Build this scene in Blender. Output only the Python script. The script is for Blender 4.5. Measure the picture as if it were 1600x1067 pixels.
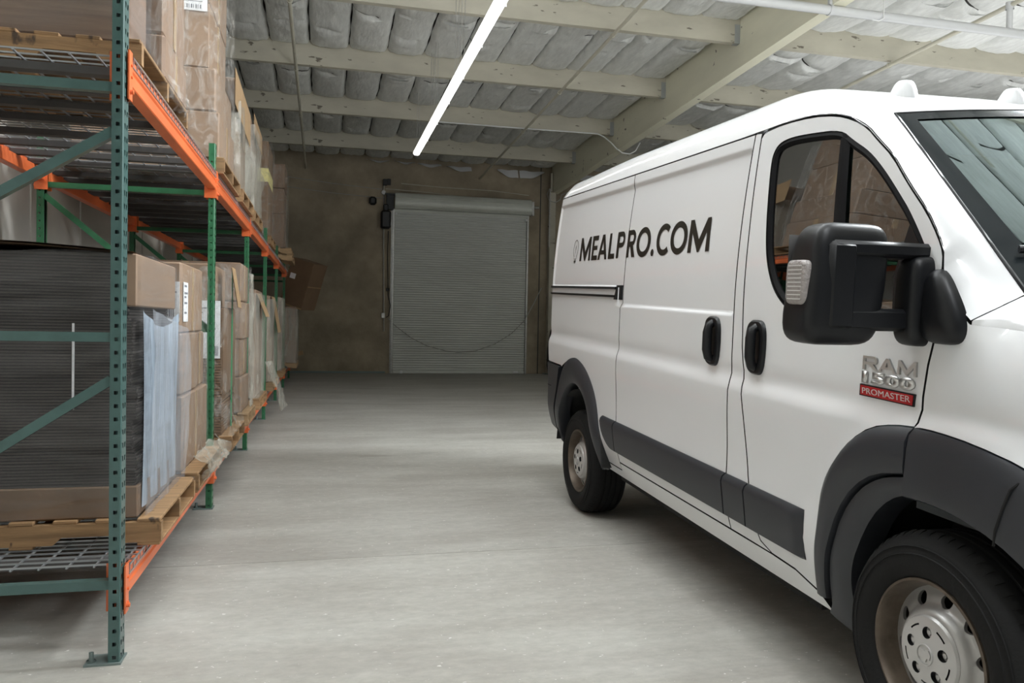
import bpy, bmesh, math, random
import numpy as np
from mathutils import Vector, Matrix
from mathutils.geometry import delaunay_2d_cdt
from mathutils import noise as mnoise

for o in list(bpy.data.objects):
    bpy.data.objects.remove(o, do_unlink=True)
S = bpy.context.scene
COL = S.collection
random.seed(7)
pi = math.pi

# ------------------------------------------------------------------ camera
F_PX, YAW, PITCH, ROLL, CAM_H = 1231.344, 0.234684, 0.022183, 0.018173, 1.33
fv = Vector((math.sin(YAW), math.cos(YAW), 0)); rv = Vector((math.cos(YAW), -math.sin(YAW), 0)); uv_ = Vector((0, 0, 1))
f2 = fv * math.cos(PITCH) - uv_ * math.sin(PITCH)
u2 = uv_ * math.cos(PITCH) + fv * math.sin(PITCH)
r3 = rv * math.cos(ROLL) + u2 * math.sin(ROLL)
u3 = u2 * math.cos(ROLL) - rv * math.sin(ROLL)
cam_data = bpy.data.cameras.new('camera')
cam = bpy.data.objects.new('camera', cam_data)
COL.objects.link(cam)
cam_data.sensor_fit = 'HORIZONTAL'
cam_data.sensor_width = 36.0
cam_data.lens = F_PX / 1600 * 36.0
cam_data.clip_start = 0.02
cam_data.clip_end = 200
cam.matrix_world = Matrix(((r3.x, u3.x, -f2.x, 0), (r3.y, u3.y, -f2.y, 0), (r3.z, u3.z, -f2.z, CAM_H), (0, 0, 0, 1)))
S.camera = cam

# ------------------------------------------------------------------ world, lamps, exposure
world = bpy.data.worlds.new('world'); S.world = world; world.use_nodes = True
world.node_tree.nodes['Background'].inputs[0].default_value = (0.80, 0.88, 1.0, 1)
world.node_tree.nodes['Background'].inputs[1].default_value = 0.03
S.view_settings.view_transform = 'Standard'
S.view_settings.look = 'None'
S.view_settings.gamma = 1
S.view_settings.use_curve_mapping = False
S.view_settings.exposure = 0.12

def area(name, loc, target, sx, sy, power, color, spread=180):
    l = bpy.data.lights.new(name, 'AREA'); l.shape = 'RECTANGLE'; l.size = sx; l.size_y = sy
    l.energy = power; l.color = color; l.spread = math.radians(spread)
    o = bpy.data.objects.new(name, l); COL.objects.link(o)
    o.location = loc
    d = Vector(target) - Vector(loc)
    o.rotation_euler = d.to_track_quat('-Z', 'Y').to_euler()
    return o
# lamp rows of the warehouse that hang outside the view, added unseen fill lights, and daylight from the open door behind
area('aisle_fill', (0.6, 4.0, 4.95), (0.75, 4.0, 0.0), 0.4, 5.5, 100, (0.92, 0.97, 1.0))  # unseen fill added beside the strip row to light the van flank
area('aisle_fill_up', (0.5, 3.4, 4.65), (0.6, 4.2, 9.0), 1.0, 7.0, 310, (0.96, 0.98, 1.0))  # unseen upward fill added to brighten the ceiling over the aisle
area('lamp_row_over_van_front', (7.2, 3.4, 4.6), (4.0, 3.4, 0.0), 0.5, 6.0, 900, (0.92, 0.97, 1.0), 130)
area('right_ceiling_fill', (8.0, 1.0, 3.2), (8.0, 1.8, 9.0), 4.0, 7.0, 430, (0.97, 0.985, 1.0))  # broad upward fill added to brighten the insulation right of the girder
area('far_right_ceiling_fill', (11.0, 10.0, 3.4), (10.6, 10.0, 9.0), 2.0, 8.0, 110, (0.97, 0.985, 1.0))  # added upward fill that lifts the far right ceiling
area('lamp_row_behind_camera', (1.6, -0.8, 4.9), (1.6, -0.2, 0.0), 0.5, 3.0, 90, (0.93, 0.97, 1.0), 120)
area('loading_door_daylight', (3.0, -6.3, 2.0), (2.2, 2.0, 1.4), 4.5, 3.6, 10, (0.86, 0.94, 1.0))

# ------------------------------------------------------------------ materials
def mat(name, color, rough=0.6, metal=0.0, var=0.0, vscale=6.0, bump=0.0, bscale=40.0, coat=0.0, spec=0.5, tint=0.0, stretch=None, color2=None, vdetail=4.0):
    m = bpy.data.materials.new(name); m.use_nodes = True
    nt = m.node_tree; n = nt.nodes; L = nt.links
    b = n['Principled BSDF']
    b.inputs['Roughness'].default_value = rough
    b.inputs['Metallic'].default_value = metal
    b.inputs['Specular IOR Level'].default_value = spec
    if coat:
        b.inputs['Coat Weight'].default_value = coat; b.inputs['Coat Roughness'].default_value = 0.06
    c = (*color, 1)
    b.inputs['Base Color'].default_value = c
    src = None
    if var or bump or color2:
        tc = n.new('ShaderNodeTexCoord'); mp = n.new('ShaderNodeMapping')
        L.new(tc.outputs['Object'], mp.inputs[0])
        if stretch: mp.inputs['Scale'].default_value = stretch
        src = mp.outputs[0]
    last = None
    if var or color2:
        nz = n.new('ShaderNodeTexNoise'); nz.inputs['Scale'].default_value = vscale; nz.inputs['Detail'].default_value = vdetail
        nz.inputs['Roughness'].default_value = 0.6
        L.new(src, nz.inputs['Vector'])
        rp = n.new('ShaderNodeValToRGB')
        lo = tuple(max(0, x * (1 - var)) for x in color); hi = color2 if color2 else tuple(min(1, x * (1 + var)) for x in color)
        rp.color_ramp.elements[0].position = 0.35; rp.color_ramp.elements[1].position = 0.68
        rp.color_ramp.elements[0].color = (*lo, 1); rp.color_ramp.elements[1].color = (*hi, 1)
        L.new(nz.outputs['Fac'], rp.inputs[0]); last = rp.outputs[0]
    if tint:
        oi = n.new('ShaderNodeObjectInfo'); hs = n.new('ShaderNodeHueSaturation')
        mr = n.new('ShaderNodeMapRange'); mr.inputs[3].default_value = 1 - tint; mr.inputs[4].default_value = 1 + tint
        L.new(oi.outputs['Random'], mr.inputs[0]); L.new(mr.outputs[0], hs.inputs['Value'])
        if last: L.new(last, hs.inputs['Color'])
        else: hs.inputs['Color'].default_value = c
        last = hs.outputs[0]
    if last: L.new(last, b.inputs['Base Color'])
    if bump:
        nb = n.new('ShaderNodeTexNoise'); nb.inputs['Scale'].default_value = bscale; nb.inputs['Detail'].default_value = 5
        L.new(src, nb.inputs['Vector'])
        bp = n.new('ShaderNodeBump'); bp.inputs['Strength'].default_value = bump; bp.inputs['Distance'].default_value = 0.02
        L.new(nb.outputs['Fac'], bp.inputs['Height']); L.new(bp.outputs[0], b.inputs['Normal'])
    return m

M = {}
def floor_material(name='concrete_floor', k=1.0):
    m = bpy.data.materials.new(name); m.use_nodes = True
    nt = m.node_tree; n = nt.nodes; L = nt.links; b = n['Principled BSDF']
    tc = n.new('ShaderNodeTexCoord')
    def nz(scale, detail, sc=(1, 1, 1), rough=0.6):
        mp = n.new('ShaderNodeMapping'); mp.inputs['Scale'].default_value = sc; L.new(tc.outputs['Object'], mp.inputs[0])
        t = n.new('ShaderNodeTexNoise'); t.inputs['Scale'].default_value = scale; t.inputs['Detail'].default_value = detail; t.inputs['Roughness'].default_value = rough
        L.new(mp.outputs[0], t.inputs['Vector']); return t.outputs['Fac']
    big = nz(0.55, 6); mid = nz(1.4, 8, (0.4, 1.3, 1), 0.7); fine = nz(24, 7, (0.6, 1, 1), 0.7)
    def ramp(x, p0, c0, p1, c1):
        r = n.new('ShaderNodeValToRGB'); r.color_ramp.elements[0].position = p0; r.color_ramp.elements[1].position = p1
        kk = k if c1[0] < 0.9 else 1.0; r.color_ramp.elements[0].color = (*[q * kk for q in c0], 1); r.color_ramp.elements[1].color = (*[q * kk for q in c1], 1); L.new(x, r.inputs[0]); return r.outputs[0]
    def mix(a, bb, f, mode='MIX'):
        x = n.new('ShaderNodeMix'); x.data_type = 'RGBA'; x.blend_type = mode
        if isinstance(f, float): x.inputs[0].default_value = f
        else: L.new(f, x.inputs[0])
        L.new(a, x.inputs[6]); L.new(bb, x.inputs[7]); return x.outputs[2]
    c = ramp(big, 0.3, (0.34, 0.33, 0.295), 0.7, (0.44, 0.435, 0.405))
    c2 = ramp(mid, 0.38, (0.27, 0.245, 0.215), 0.64, (0.47, 0.465, 0.43))
    c = mix(c, c2, 0.5)
    c3 = ramp(fine, 0.35, (0.90, 0.90, 0.90), 0.65, (1.06, 1.06, 1.06))
    c = mix(c, c3, 1.0, 'MULTIPLY')
    # pale scuffs
    sp = ramp(nz(7.5, 8, (0.45, 1.6, 1), 0.78), 0.655, (0, 0, 0), 0.76, (1, 1, 1))
    w = n.new('ShaderNodeRGB'); w.outputs[0].default_value = (0.66, 0.65, 0.62, 1)
    c = mix(c, w.outputs[0], sp)
    dk = n.new('ShaderNodeRGB'); dk.outputs[0].default_value = (0.17, 0.15, 0.125, 1)
    st = ramp(nz(0.9, 7, (0.5, 1.1, 1), 0.72), 0.60, (0, 0, 0), 0.74, (0.55, 0.55, 0.55))
    c = mix(c, dk.outputs[0], st)
    ch = ramp(nz(42, 3, (0.7, 1.2, 1), 0.6), 0.675, (0, 0, 0), 0.705, (1, 1, 1))
    w2 = n.new('ShaderNodeRGB'); w2.outputs[0].default_value = (0.75, 0.74, 0.71, 1)
    c = mix(c, w2.outputs[0], ch)
    L.new(c, b.inputs['Base Color'])
    rr = n.new('ShaderNodeMapRange'); rr.inputs[3].default_value = 0.52; rr.inputs[4].default_value = 0.78
    L.new(mid, rr.inputs[0]); L.new(rr.outputs[0], b.inputs['Roughness'])
    bp = n.new('ShaderNodeBump'); bp.inputs['Strength'].default_value = 0.06; bp.inputs['Distance'].default_value = 0.01
    L.new(fine, bp.inputs['Height']); L.new(bp.outputs[0], b.inputs['Normal'])
    return m
M['floor'] = floor_material('concrete_floor', 1.12)
M['floorfar'] = floor_material('far_concrete_floor', 1.06)   # the far slab is slightly darker than the near one
M['cwall'] = mat('concrete_wall', (0.345, 0.29, 0.21), 0.85, var=0.26, vscale=1.3, bump=0.25, bscale=18, vdetail=9)
M['lwall'] = mat('painted_panel_wall', (0.42, 0.40, 0.36), 0.7, var=0.10, vscale=1.2, bump=0.05)
M['purlin'] = mat('painted_timber', (0.50, 0.475, 0.39), 0.6, var=0.10, vscale=2.5, stretch=(0.4, 1, 1), bump=0.08, bscale=14)
M['girder'] = mat('painted_glulam', (0.78, 0.76, 0.61), 0.55, var=0.06, vscale=2, stretch=(1, 0.3, 1), bump=0.06, bscale=9)
M['hanger'] = mat('galvanised_hanger', (0.40, 0.42, 0.43), 0.45, 0.4)
M['batt'] = mat('foil_faced_insulation', (0.66, 0.67, 0.65), 0.55, var=0.10, vscale=5, bump=0.55, bscale=8, tint=0.07, stretch=(3, 0.8, 1))
M['battdark'] = mat('dark_deck_and_crease_shade', (0.035, 0.033, 0.03), 0.95)  # dark roof deck; also paints shade into the batt creases
M['battpink'] = mat('exposed_glass_wool', (0.36, 0.27, 0.25), 0.9, var=0.2, vscale=30, bump=0.4)
M['flapwhite'] = mat('white_insulation_facing', (0.78, 0.79, 0.80), 0.5)
M['rolldoor'] = mat('grey_door_slats', (0.66, 0.68, 0.645), 0.45, 0.1, var=0.05, vscale=0.8, stretch=(1, 1, 1.5))
M['rollhood'] = mat('grey_door_coil', (0.62, 0.64, 0.585), 0.4, 0.1, var=0.06, vscale=2)
M['galv'] = mat('galvanised_steel', (0.46, 0.46, 0.44), 0.38, 0.7, var=0.12, vscale=20)
M['pipe'] = mat('painted_pipe', (0.55, 0.53, 0.44), 0.42, var=0.05)
M['pipewhite'] = mat('white_painted_pipe', (0.60, 0.61, 0.62), 0.35)
M['black'] = mat('black_box', (0.012, 0.013, 0.014), 0.45)
M['cable'] = mat('dark_cable', (0.03, 0.03, 0.03), 0.6)
M['rope'] = mat('grey_rope', (0.38, 0.38, 0.36), 0.8)
M['teal'] = mat('blue_green_rack_paint', (0.062, 0.122, 0.114), 0.25, var=0.10, vscale=9)
M['green'] = mat('green_rack_paint', (0.036, 0.150, 0.070), 0.32, var=0.15, vscale=9)
M['orange'] = mat('orange_beam_paint', (0.78, 0.17, 0.055), 0.33, var=0.14, vscale=5, stretch=(1, 0.3, 1))
M['wire'] = mat('galvanised_wire', (0.42, 0.44, 0.46), 0.35, 0.75)
M['channel'] = mat('grey_deck_channel', (0.075, 0.072, 0.070), 0.7, 0.0, var=0.1)
M['plate'] = mat('weathered_foot_plate', (0.20, 0.25, 0.24), 0.5, 0.3)
M['wood'] = mat('pallet_wood', (0.30, 0.178, 0.085), 0.75, var=0.28, vscale=5, stretch=(0.5, 6, 6), bump=0.15, bscale=25, tint=0.15)
M['woodpale'] = mat('pale_pallet_wood', (0.38, 0.255, 0.14), 0.75, var=0.2, vscale=5, stretch=(0.5, 6, 6), bump=0.15, bscale=25, tint=0.12)
M['carton'] = mat('brown_carton', (0.245, 0.165, 0.115), 0.68, var=0.06, vscale=3, bump=0.04, bscale=60, tint=0.08)
M['cartonlight'] = mat('light_brown_carton', (0.275, 0.187, 0.126), 0.66, var=0.06, vscale=3, bump=0.04, bscale=60, tint=0.06)
M['cartondark'] = mat('dark_brown_carton', (0.185, 0.115, 0.067), 0.7, var=0.08, vscale=3)
M['cartonmid'] = mat('streaky_brown_carton', (0.215, 0.145, 0.105), 0.66, var=0.15, vscale=5, stretch=(0.4, 0.4, 9))
M['kraft'] = mat('kraft_board', (0.38, 0.25, 0.135), 0.7, var=0.05)
M['sheet'] = mat('dark_corrugated_sheet', (0.036, 0.030, 0.027), 0.62, var=0.4, vscale=7, stretch=(0.6, 0.6, 14))
M['sheetedge'] = mat('cut_board_edge', (0.30, 0.22, 0.16), 0.7, var=0.3, vscale=60)
M['bluefilm'] = mat('pale_blue_plastic_sheet', (0.40, 0.47, 0.55), 0.25, var=0.18, vscale=9, stretch=(1, 6, 0.6), bump=0.3, bscale=5)
M['tape'] = mat('clear_tape', (0.46, 0.33, 0.2), 0.2)
M['yellow'] = mat('pale_yellow_band', (0.74, 0.66, 0.28), 0.6)
M['strap'] = mat('green_strap', (0.03, 0.30, 0.13), 0.4)
M['paper'] = mat('white_label_paper', (0.80, 0.81, 0.83), 0.6)
M['print'] = mat('label_ink', (0.16, 0.17, 0.20), 0.7)
M['bluethin'] = mat('blue_plastic', (0.01, 0.05, 0.14), 0.5)
# van
M['white'] = mat('white_van_paint', (0.76, 0.765, 0.78), 0.30, coat=0.7, spec=0.5)
M['clad'] = mat('dark_grey_cladding', (0.028, 0.030, 0.036), 0.38, bump=0.05, bscale=350)
M['trimblack'] = mat('black_plastic', (0.007, 0.0075, 0.009), 0.40, spec=0.35)
M['rubberseal'] = mat('window_rubber', (0.006, 0.006, 0.007), 0.6, spec=0.12)
M['inner'] = mat('dark_underbody', (0.008, 0.008, 0.008), 0.9)
M['liner'] = mat('wheel_arch_liner', (0.022, 0.022, 0.022), 0.8, var=0.3, vscale=25)
M['rubber'] = mat('tyre_rubber', (0.010, 0.010, 0.010), 0.8, spec=0.25, bump=0.1, bscale=60)
M['steel'] = mat('silver_wheel_paint', (0.44, 0.43, 0.42), 0.36, 0.55, var=0.06, vscale=9)
M['cap'] = mat('silver_wheel_cap', (0.52, 0.51, 0.50), 0.36, 0.45)
M['dirtyrim'] = mat('brake_dusted_rim', (0.125, 0.098, 0.075), 0.5, 0.4, var=0.3, vscale=12)
M['chrome'] = mat('chrome_badge', (0.66, 0.65, 0.64), 0.28, 0.9)
M['red'] = mat('red_badge', (0.42, 0.012, 0.015), 0.3)
M['badgesilver'] = mat('badge_lettering', (0.75, 0.73, 0.72), 0.3, 0.5)
M['ink'] = mat('black_vinyl_lettering', (0.014, 0.013, 0.010), 0.35)
M['lensrib'] = mat('lens_rib', (0.60, 0.58, 0.57), 0.15)
M['lens'] = mat('clear_ribbed_lens', (0.33, 0.30, 0.29), 0.10, spec=0.8, bump=0.5, bscale=80)
M['amber'] = mat('amber_bulb', (0.75, 0.25, 0.04), 0.3)
M['railmetal'] = mat('bare_sliding_rail', (0.10, 0.085, 0.06), 0.35, 0.5)
M['seat'] = mat('grey_seat_cloth', (0.08, 0.085, 0.09), 0.9)
M['cabtrim'] = mat('grey_cab_trim', (0.20, 0.23, 0.22), 0.7)
M['frit'] = mat('black_glass_border', (0.016, 0.020, 0.022), 0.08, spec=0.22)

def specks(m, scale, lo, hi, color, stretch=(1, 1, 1)):   # nail holes, knots and scuffs of the timber
    nt = m.node_tree; n = nt.nodes; L = nt.links; b = n['Principled BSDF']
    src = b.inputs['Base Color'].links[0].from_socket
    tc = n.new('ShaderNodeTexCoord'); mp = n.new('ShaderNodeMapping'); mp.inputs['Scale'].default_value = stretch
    L.new(tc.outputs['Object'], mp.inputs[0])
    t = n.new('ShaderNodeTexNoise'); t.inputs['Scale'].default_value = scale; t.inputs['Detail'].default_value = 3
    L.new(mp.outputs[0], t.inputs['Vector'])
    r = n.new('ShaderNodeMapRange'); r.inputs[1].default_value = lo; r.inputs[2].default_value = hi; L.new(t.outputs['Fac'], r.inputs[0])
    x = n.new('ShaderNodeMix'); x.data_type = 'RGBA'; x.inputs[7].default_value = (*color, 1)
    L.new(r.outputs[0], x.inputs[0]); L.new(src, x.inputs[6]); L.new(x.outputs[2], b.inputs['Base Color'])
specks(M['purlin'], 5.5, 0.665, 0.70, (0.16, 0.14, 0.11), (0.8, 1, 2.2))
specks(M['girder'], 5.0, 0.69, 0.72, (0.20, 0.18, 0.14))
specks(M['wood'], 9.0, 0.66, 0.72, (0.07, 0.045, 0.03), (1.6, 1, 1))
def glass(name, tint, gloss_col=(1, 1, 1), extra=0.0, rough=0.0):
    m = bpy.data.materials.new(name); m.use_nodes = True
    nt = m.node_tree; n = nt.nodes; L = nt.links
    n.remove(n['Principled BSDF'])
    tr = n.new('ShaderNodeBsdfTransparent'); tr.inputs[0].default_value = (*tint, 1)
    gl = n.new('ShaderNodeBsdfGlossy'); gl.inputs['Roughness'].default_value = rough; gl.inputs[0].default_value = (*gloss_col, 1)
    fr = n.new('ShaderNodeFresnel'); fr.inputs[0].default_value = 1.52
    ad = n.new('ShaderNodeMath'); ad.operation = 'ADD'; ad.use_clamp = True; ad.inputs[1].default_value = extra
    L.new(fr.outputs[0], ad.inputs[0])
    mx = n.new('ShaderNodeMixShader'); L.new(ad.outputs[0], mx.inputs[0]); L.new(tr.outputs[0], mx.inputs[1]); L.new(gl.outputs[0], mx.inputs[2])
    L.new(mx.outputs[0], n['Material Output'].inputs[0])
    return m
M['sideglass'] = glass('tinted_side_glass', (0.30, 0.36, 0.33), extra=0.16)
M['windglass'] = glass('green_windscreen_glass', (0.25, 0.36, 0.36), (0.75, 0.9, 0.92), extra=0.22)

def film(name, dens_lo, dens_hi, color, scale=3.0, stretch=(1, 1, 1), bump=0.6, rough=0.18, t0=0.35, t1=0.72, dist=1.2):
    m = bpy.data.materials.new(name); m.use_nodes = True
    nt = m.node_tree; n = nt.nodes; L = nt.links
    b = n['Principled BSDF']; b.inputs['Base Color'].default_value = (*color, 1); b.inputs['Roughness'].default_value = rough
    b.inputs['Specular IOR Level'].default_value = 0.8
    tc = n.new('ShaderNodeTexCoord'); mp = n.new('ShaderNodeMapping'); mp.inputs['Scale'].default_value = stretch
    L.new(tc.outputs['Object'], mp.inputs[0])
    a = n.new('ShaderNodeTexNoise'); a.inputs['Scale'].default_value = scale; a.inputs['Detail'].default_value = 7; a.inputs['Roughness'].default_value = 0.65
    a.inputs['Distortion'].default_value = dist
    L.new(mp.outputs[0], a.inputs['Vector'])
    mr = n.new('ShaderNodeMapRange'); mr.inputs[1].default_value = t0; mr.inputs[2].default_value = t1; mr.inputs[3].default_value = dens_lo; mr.inputs[4].default_value = dens_hi
    L.new(a.outputs['Fac'], mr.inputs[0])
    bp = n.new('ShaderNodeBump'); bp.inputs['Strength'].default_value = bump; bp.inputs['Distance'].default_value = 0.03
    L.new(a.outputs['Fac'], bp.inputs['Height']); L.new(bp.outputs[0], b.inputs['Normal'])
    tr = n.new('ShaderNodeBsdfTransparent')
    mx = n.new('ShaderNodeMixShader'); L.new(mr.outputs[0], mx.inputs[0]); L.new(tr.outputs[0], mx.inputs[1]); L.new(b.outputs[0], mx.inputs[2])
    L.new(mx.outputs[0], n['Material Output'].inputs[0])
    return m
M['film'] = film('clear_stretch_film', 0.02, 0.55, (0.70, 0.68, 0.64), 5.0, (1.6, 1.6, 1.0), 0.9, 0.13, 0.46, 0.80, 2.4)  # denser pale patches painted in as glints on the film
M['filmthick'] = film('cloudy_stretch_film', 0.20, 0.55, (0.62, 0.60, 0.52), 2.5, (3, 3, 0.5), 0.9)
M['filmgrey'] = film('hazy_grey_film', 0.05, 0.32, (0.30, 0.29, 0.29), 2.0, (0.7, 0.7, 6.0), 0.4, 0.3)
M['filmblue'] = film('bluish_film', 0.25, 0.55, (0.50, 0.54, 0.60), 2.2, (2.5, 2.5, 0.7), 0.7)

def emis(name, color, strength):
    m = bpy.data.materials.new(name); m.use_nodes = True
    n = m.node_tree.nodes; n.remove(n['Principled BSDF'])
    e = n.new('ShaderNodeEmission'); e.inputs[0].default_value = (*color, 1); e.inputs[1].default_value = strength
    m.node_tree.links.new(e.outputs[0], n['Material Output'].inputs[0]); return m
M['lamp'] = emis('fluorescent_diffuser', (1.0, 0.985, 0.94), 3.4)
M['lampnear'] = emis('brighter_fluorescent_diffuser', (0.97, 0.985, 1.0), 5.5)

# ------------------------------------------------------------------ mesh helpers
class MB:
    def __init__(s): s.v = []; s.f = []; s.mi = []
    def add(s, vs, fs, mi=0):
        b = len(s.v); s.v += [tuple(v) for v in vs]; s.f += [tuple(i + b for i in f) for f in fs]; s.mi += [mi] * len(fs); return s
    def box(s, x0, x1, y0, y1, z0, z1, mi=0, bev=0.0, M_=None):
        if x0 > x1: x0, x1 = x1, x0
        if y0 > y1: y0, y1 = y1, y0
        if z0 > z1: z0, z1 = z1, z0
        if bev <= 0:
            vs = [(x0, y0, z0), (x1, y0, z0), (x1, y1, z0), (x0, y1, z0), (x0, y0, z1), (x1, y0, z1), (x1, y1, z1), (x0, y1, z1)]
            fs = [(0, 3, 2, 1), (4, 5, 6, 7), (0, 1, 5, 4), (1, 2, 6, 5), (2, 3, 7, 6), (3, 0, 4, 7)]
        else:
            b = min(bev, (x1 - x0) / 2.01, (y1 - y0) / 2.01, (z1 - z0) / 2.01)
            vs = []
            idx = {}
            for ix, x in enumerate((x0, x1)):
                for iy, y in enumerate((y0, y1)):
                    for iz, z in enumerate((z0, z1)):
                        sx = 1 if ix == 0 else -1; sy = 1 if iy == 0 else -1; sz = 1 if iz == 0 else -1
                        for a, p in (('x', (x, y + sy * b, z + sz * b)), ('y', (x + sx * b, y, z + sz * b)), ('z', (x + sx * b, y + sy * b, z))):
                            idx[(ix, iy, iz, a)] = len(vs); vs.append(p)
            g = lambda i, j, k, a: idx[(i, j, k, a)]
            fs = []
            fs.append([g(0, 0, 0, 'x'), g(0, 0, 1, 'x'), g(0, 1, 1, 'x'), g(0, 1, 0, 'x')]); fs.append([g(1, 0, 0, 'x'), g(1, 1, 0, 'x'), g(1, 1, 1, 'x'), g(1, 0, 1, 'x')])
            fs.append([g(0, 0, 0, 'y'), g(1, 0, 0, 'y'), g(1, 0, 1, 'y'), g(0, 0, 1, 'y')]); fs.append([g(0, 1, 0, 'y'), g(0, 1, 1, 'y'), g(1, 1, 1, 'y'), g(1, 1, 0, 'y')])
            fs.append([g(0, 0, 0, 'z'), g(0, 1, 0, 'z'), g(1, 1, 0, 'z'), g(1, 0, 0, 'z')]); fs.append([g(0, 0, 1, 'z'), g(1, 0, 1, 'z'), g(1, 1, 1, 'z'), g(0, 1, 1, 'z')])
            for i in (0, 1):
                for j in (0, 1):
                    fs.append([g(i, j, 0, 'x'), g(i, j, 1, 'x'), g(i, j, 1, 'y'), g(i, j, 0, 'y')])
                    fs.append([g(i, 0, j, 'x'), g(i, 1, j, 'x'), g(i, 1, j, 'z'), g(i, 0, j, 'z')])
                    fs.append([g(0, i, j, 'y'), g(1, i, j, 'y'), g(1, i, j, 'z'), g(0, i, j, 'z')])
            for i in (0, 1):
                for j in (0, 1):
                    for k in (0, 1): fs.append([g(i, j, k, 'x'), g(i, j, k, 'y'), g(i, j, k, 'z')])
        if M_ is not None: vs = [tuple(M_ @ Vector(v)) for v in vs]
        return s.add(vs, fs, mi)
    def bar(s, a, b, w, h, mi=0, up=(0, 0, 1)):
        a = Vector(a); b = Vector(b); d = (b - a); L = d.length; d.normalize()
        side = d.cross(Vector(up))
        if side.length < 1e-4: side = d.cross(Vector((1, 0, 0)))
        side.normalize(); upv = side.cross(d)
        m = Matrix((( d.x, side.x, upv.x, a.x), (d.y, side.y, upv.y, a.y), (d.z, side.z, upv.z, a.z), (0, 0, 0, 1)))
        return s.box(0, L, -w / 2, w / 2, -h / 2, h / 2, mi, M_=m)
    def tube(s, path, r, n=8, mi=0, cap=True):
        P = [Vector(p) for p in path]; rings = []
        prev = None
        for i, p in enumerate(P):
            t = (P[min(i + 1, len(P) - 1)] - P[max(i - 1, 0)]).normalized()
            if prev is None:
                a = t.cross(Vector((0, 0, 1)))
                if a.length < 1e-3: a = t.cross(Vector((1, 0, 0)))
            else: a = prev - t * prev.dot(t)
            a.normalize(); prev = a; b = t.cross(a)
            rr = r[i] if isinstance(r, (list, tuple)) else r
            rings.append([p + (a * math.cos(2 * pi * k / n) + b * math.sin(2 * pi * k / n)) * rr for k in range(n)])
        vs = [v for rg in rings for v in rg]; fs = []
        for i in range(len(P) - 1):
            for k in range(n):
                fs.append((i * n + k, i * n + (k + 1) % n, (i + 1) * n + (k + 1) % n, (i + 1) * n + k))
        if cap:
            fs.append(tuple(range(n))[::-1]); fs.append(tuple((len(P) - 1) * n + k for k in range(n)))
        return s.add(vs, fs, mi)
    def grid(s, fn, nu, nv, mi=0, closeu=False):
        vs = [fn(i / nu, j / nv) for i in range(nu + (0 if closeu else 1)) for j in range(nv + 1)]
        fs = []; cu = nu if closeu else nu + 1
        for i in range(nu):
            for j in range(nv):
                a = i * (nv + 1) + j; b = ((i + 1) % cu) * (nv + 1) + j
                fs.append((a, b, b + 1, a + 1))
        return s.add(vs, fs, mi)
    def lathe(s, prof, axis='y', n=32, c=(0, 0, 0), mi=0):
        # prof: list of (r, h); h along axis
        vs = []; fs = []; m = len(prof)
        for k in range(n):
            a = 2 * pi * k / n
            for r, h in prof:
                if axis == 'y': p = (c[0] + r * math.cos(a), c[1] + h, c[2] + r * math.sin(a))
                elif axis == 'x': p = (c[0] + h, c[1] + r * math.cos(a), c[2] + r * math.sin(a))
                else: p = (c[0] + r * math.cos(a), c[1] + r * math.sin(a), c[2] + h)
                vs.append(p)
        for k in range(n):
            for j in range(m - 1):
                fs.append((k * m + j, k * m + j + 1, ((k + 1) % n) * m + j + 1, ((k + 1) % n) * m + j))
        return s.add(vs, fs, mi)
    def prism(s, poly, fn0, fn1, mi=0):
        # poly 2D outline; fn0 / fn1 map (a,b) to the two 3D sides
        n = len(poly); vs = [fn0(*p) for p in poly] + [fn1(*p) for p in poly]
        fs = [tuple(range(n))[::-1], tuple(range(n, 2 * n))]
        for i in range(n): fs.append((i, (i + 1) % n, n + (i + 1) % n, n + i))
        return s.add(vs, fs, mi)
    def mesh(s, name, mats, smooth=0):
        me = bpy.data.meshes.new(name); me.from_pydata(s.v, [], s.f)
        for m in (mats if isinstance(mats, (list, tuple)) else [mats]): me.materials.append(m)
        if len(set(s.mi)) > 1: me.polygons.foreach_set('material_index', s.mi)
        me.update()
        bm = bmesh.new(); bm.from_mesh(me); bmesh.ops.recalc_face_normals(bm, faces=bm.faces); bm.to_mesh(me); bm.free()
        if smooth:
            me.shade_smooth(); me.set_sharp_from_angle(angle=math.radians(smooth))
        return me
    def build(s, name, mats, parent=None, smooth=0, loc=None):
        return link(name, s.mesh(name, mats, smooth), parent, loc)

def link(name, me, parent=None, loc=None):
    o = bpy.data.objects.new(name, me); COL.objects.link(o)
    if parent is not None: o.parent = parent
    if loc is not None: o.location = loc
    return o
def thing(name, label, cat, loc=(0, 0, 0), group=None):
    o = bpy.data.objects.new(name, None); COL.objects.link(o); o.location = loc; o.empty_display_size = 0.1
    return tag(o, label, cat, group)
def tag(o, label, cat, group=None):
    o['label'] = label; o['category'] = cat
    if group: o['group'] = group
    return o
def struct(o): o['kind'] = 'structure'; return o
def local(o, root):   # meshes are written in world coordinates; hang them under a root that is not at the origin
    o.location = -Vector(root.location); return o
# ------------------------------------------------------------------ room shell
XL, XR, YB, YF = -2.12, 13.5, 20.55, -6.5
def pb(y): return 5.534 - 0.032 * (y - 10.7)      # underside of a purlin at depth y
floor = struct(MB().box(XL, XR, YF, YB, -0.25, -0.06).build('floor', M['inner']))
ys = [YF, 4.485, YB]
for a, b in zip(ys[:-1], ys[1:]):
    MB().box(XL, XR, a + 0.002, b - 0.002, -0.06, 0.0).build('floor_slab', M['floor'] if a < 4 else M['floorfar'], floor)
wall_back = struct(MB().box(XL - .2, XR, YB, YB + 0.25, 0, 6.3).build('wall_back', M['cwall']))
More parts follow.
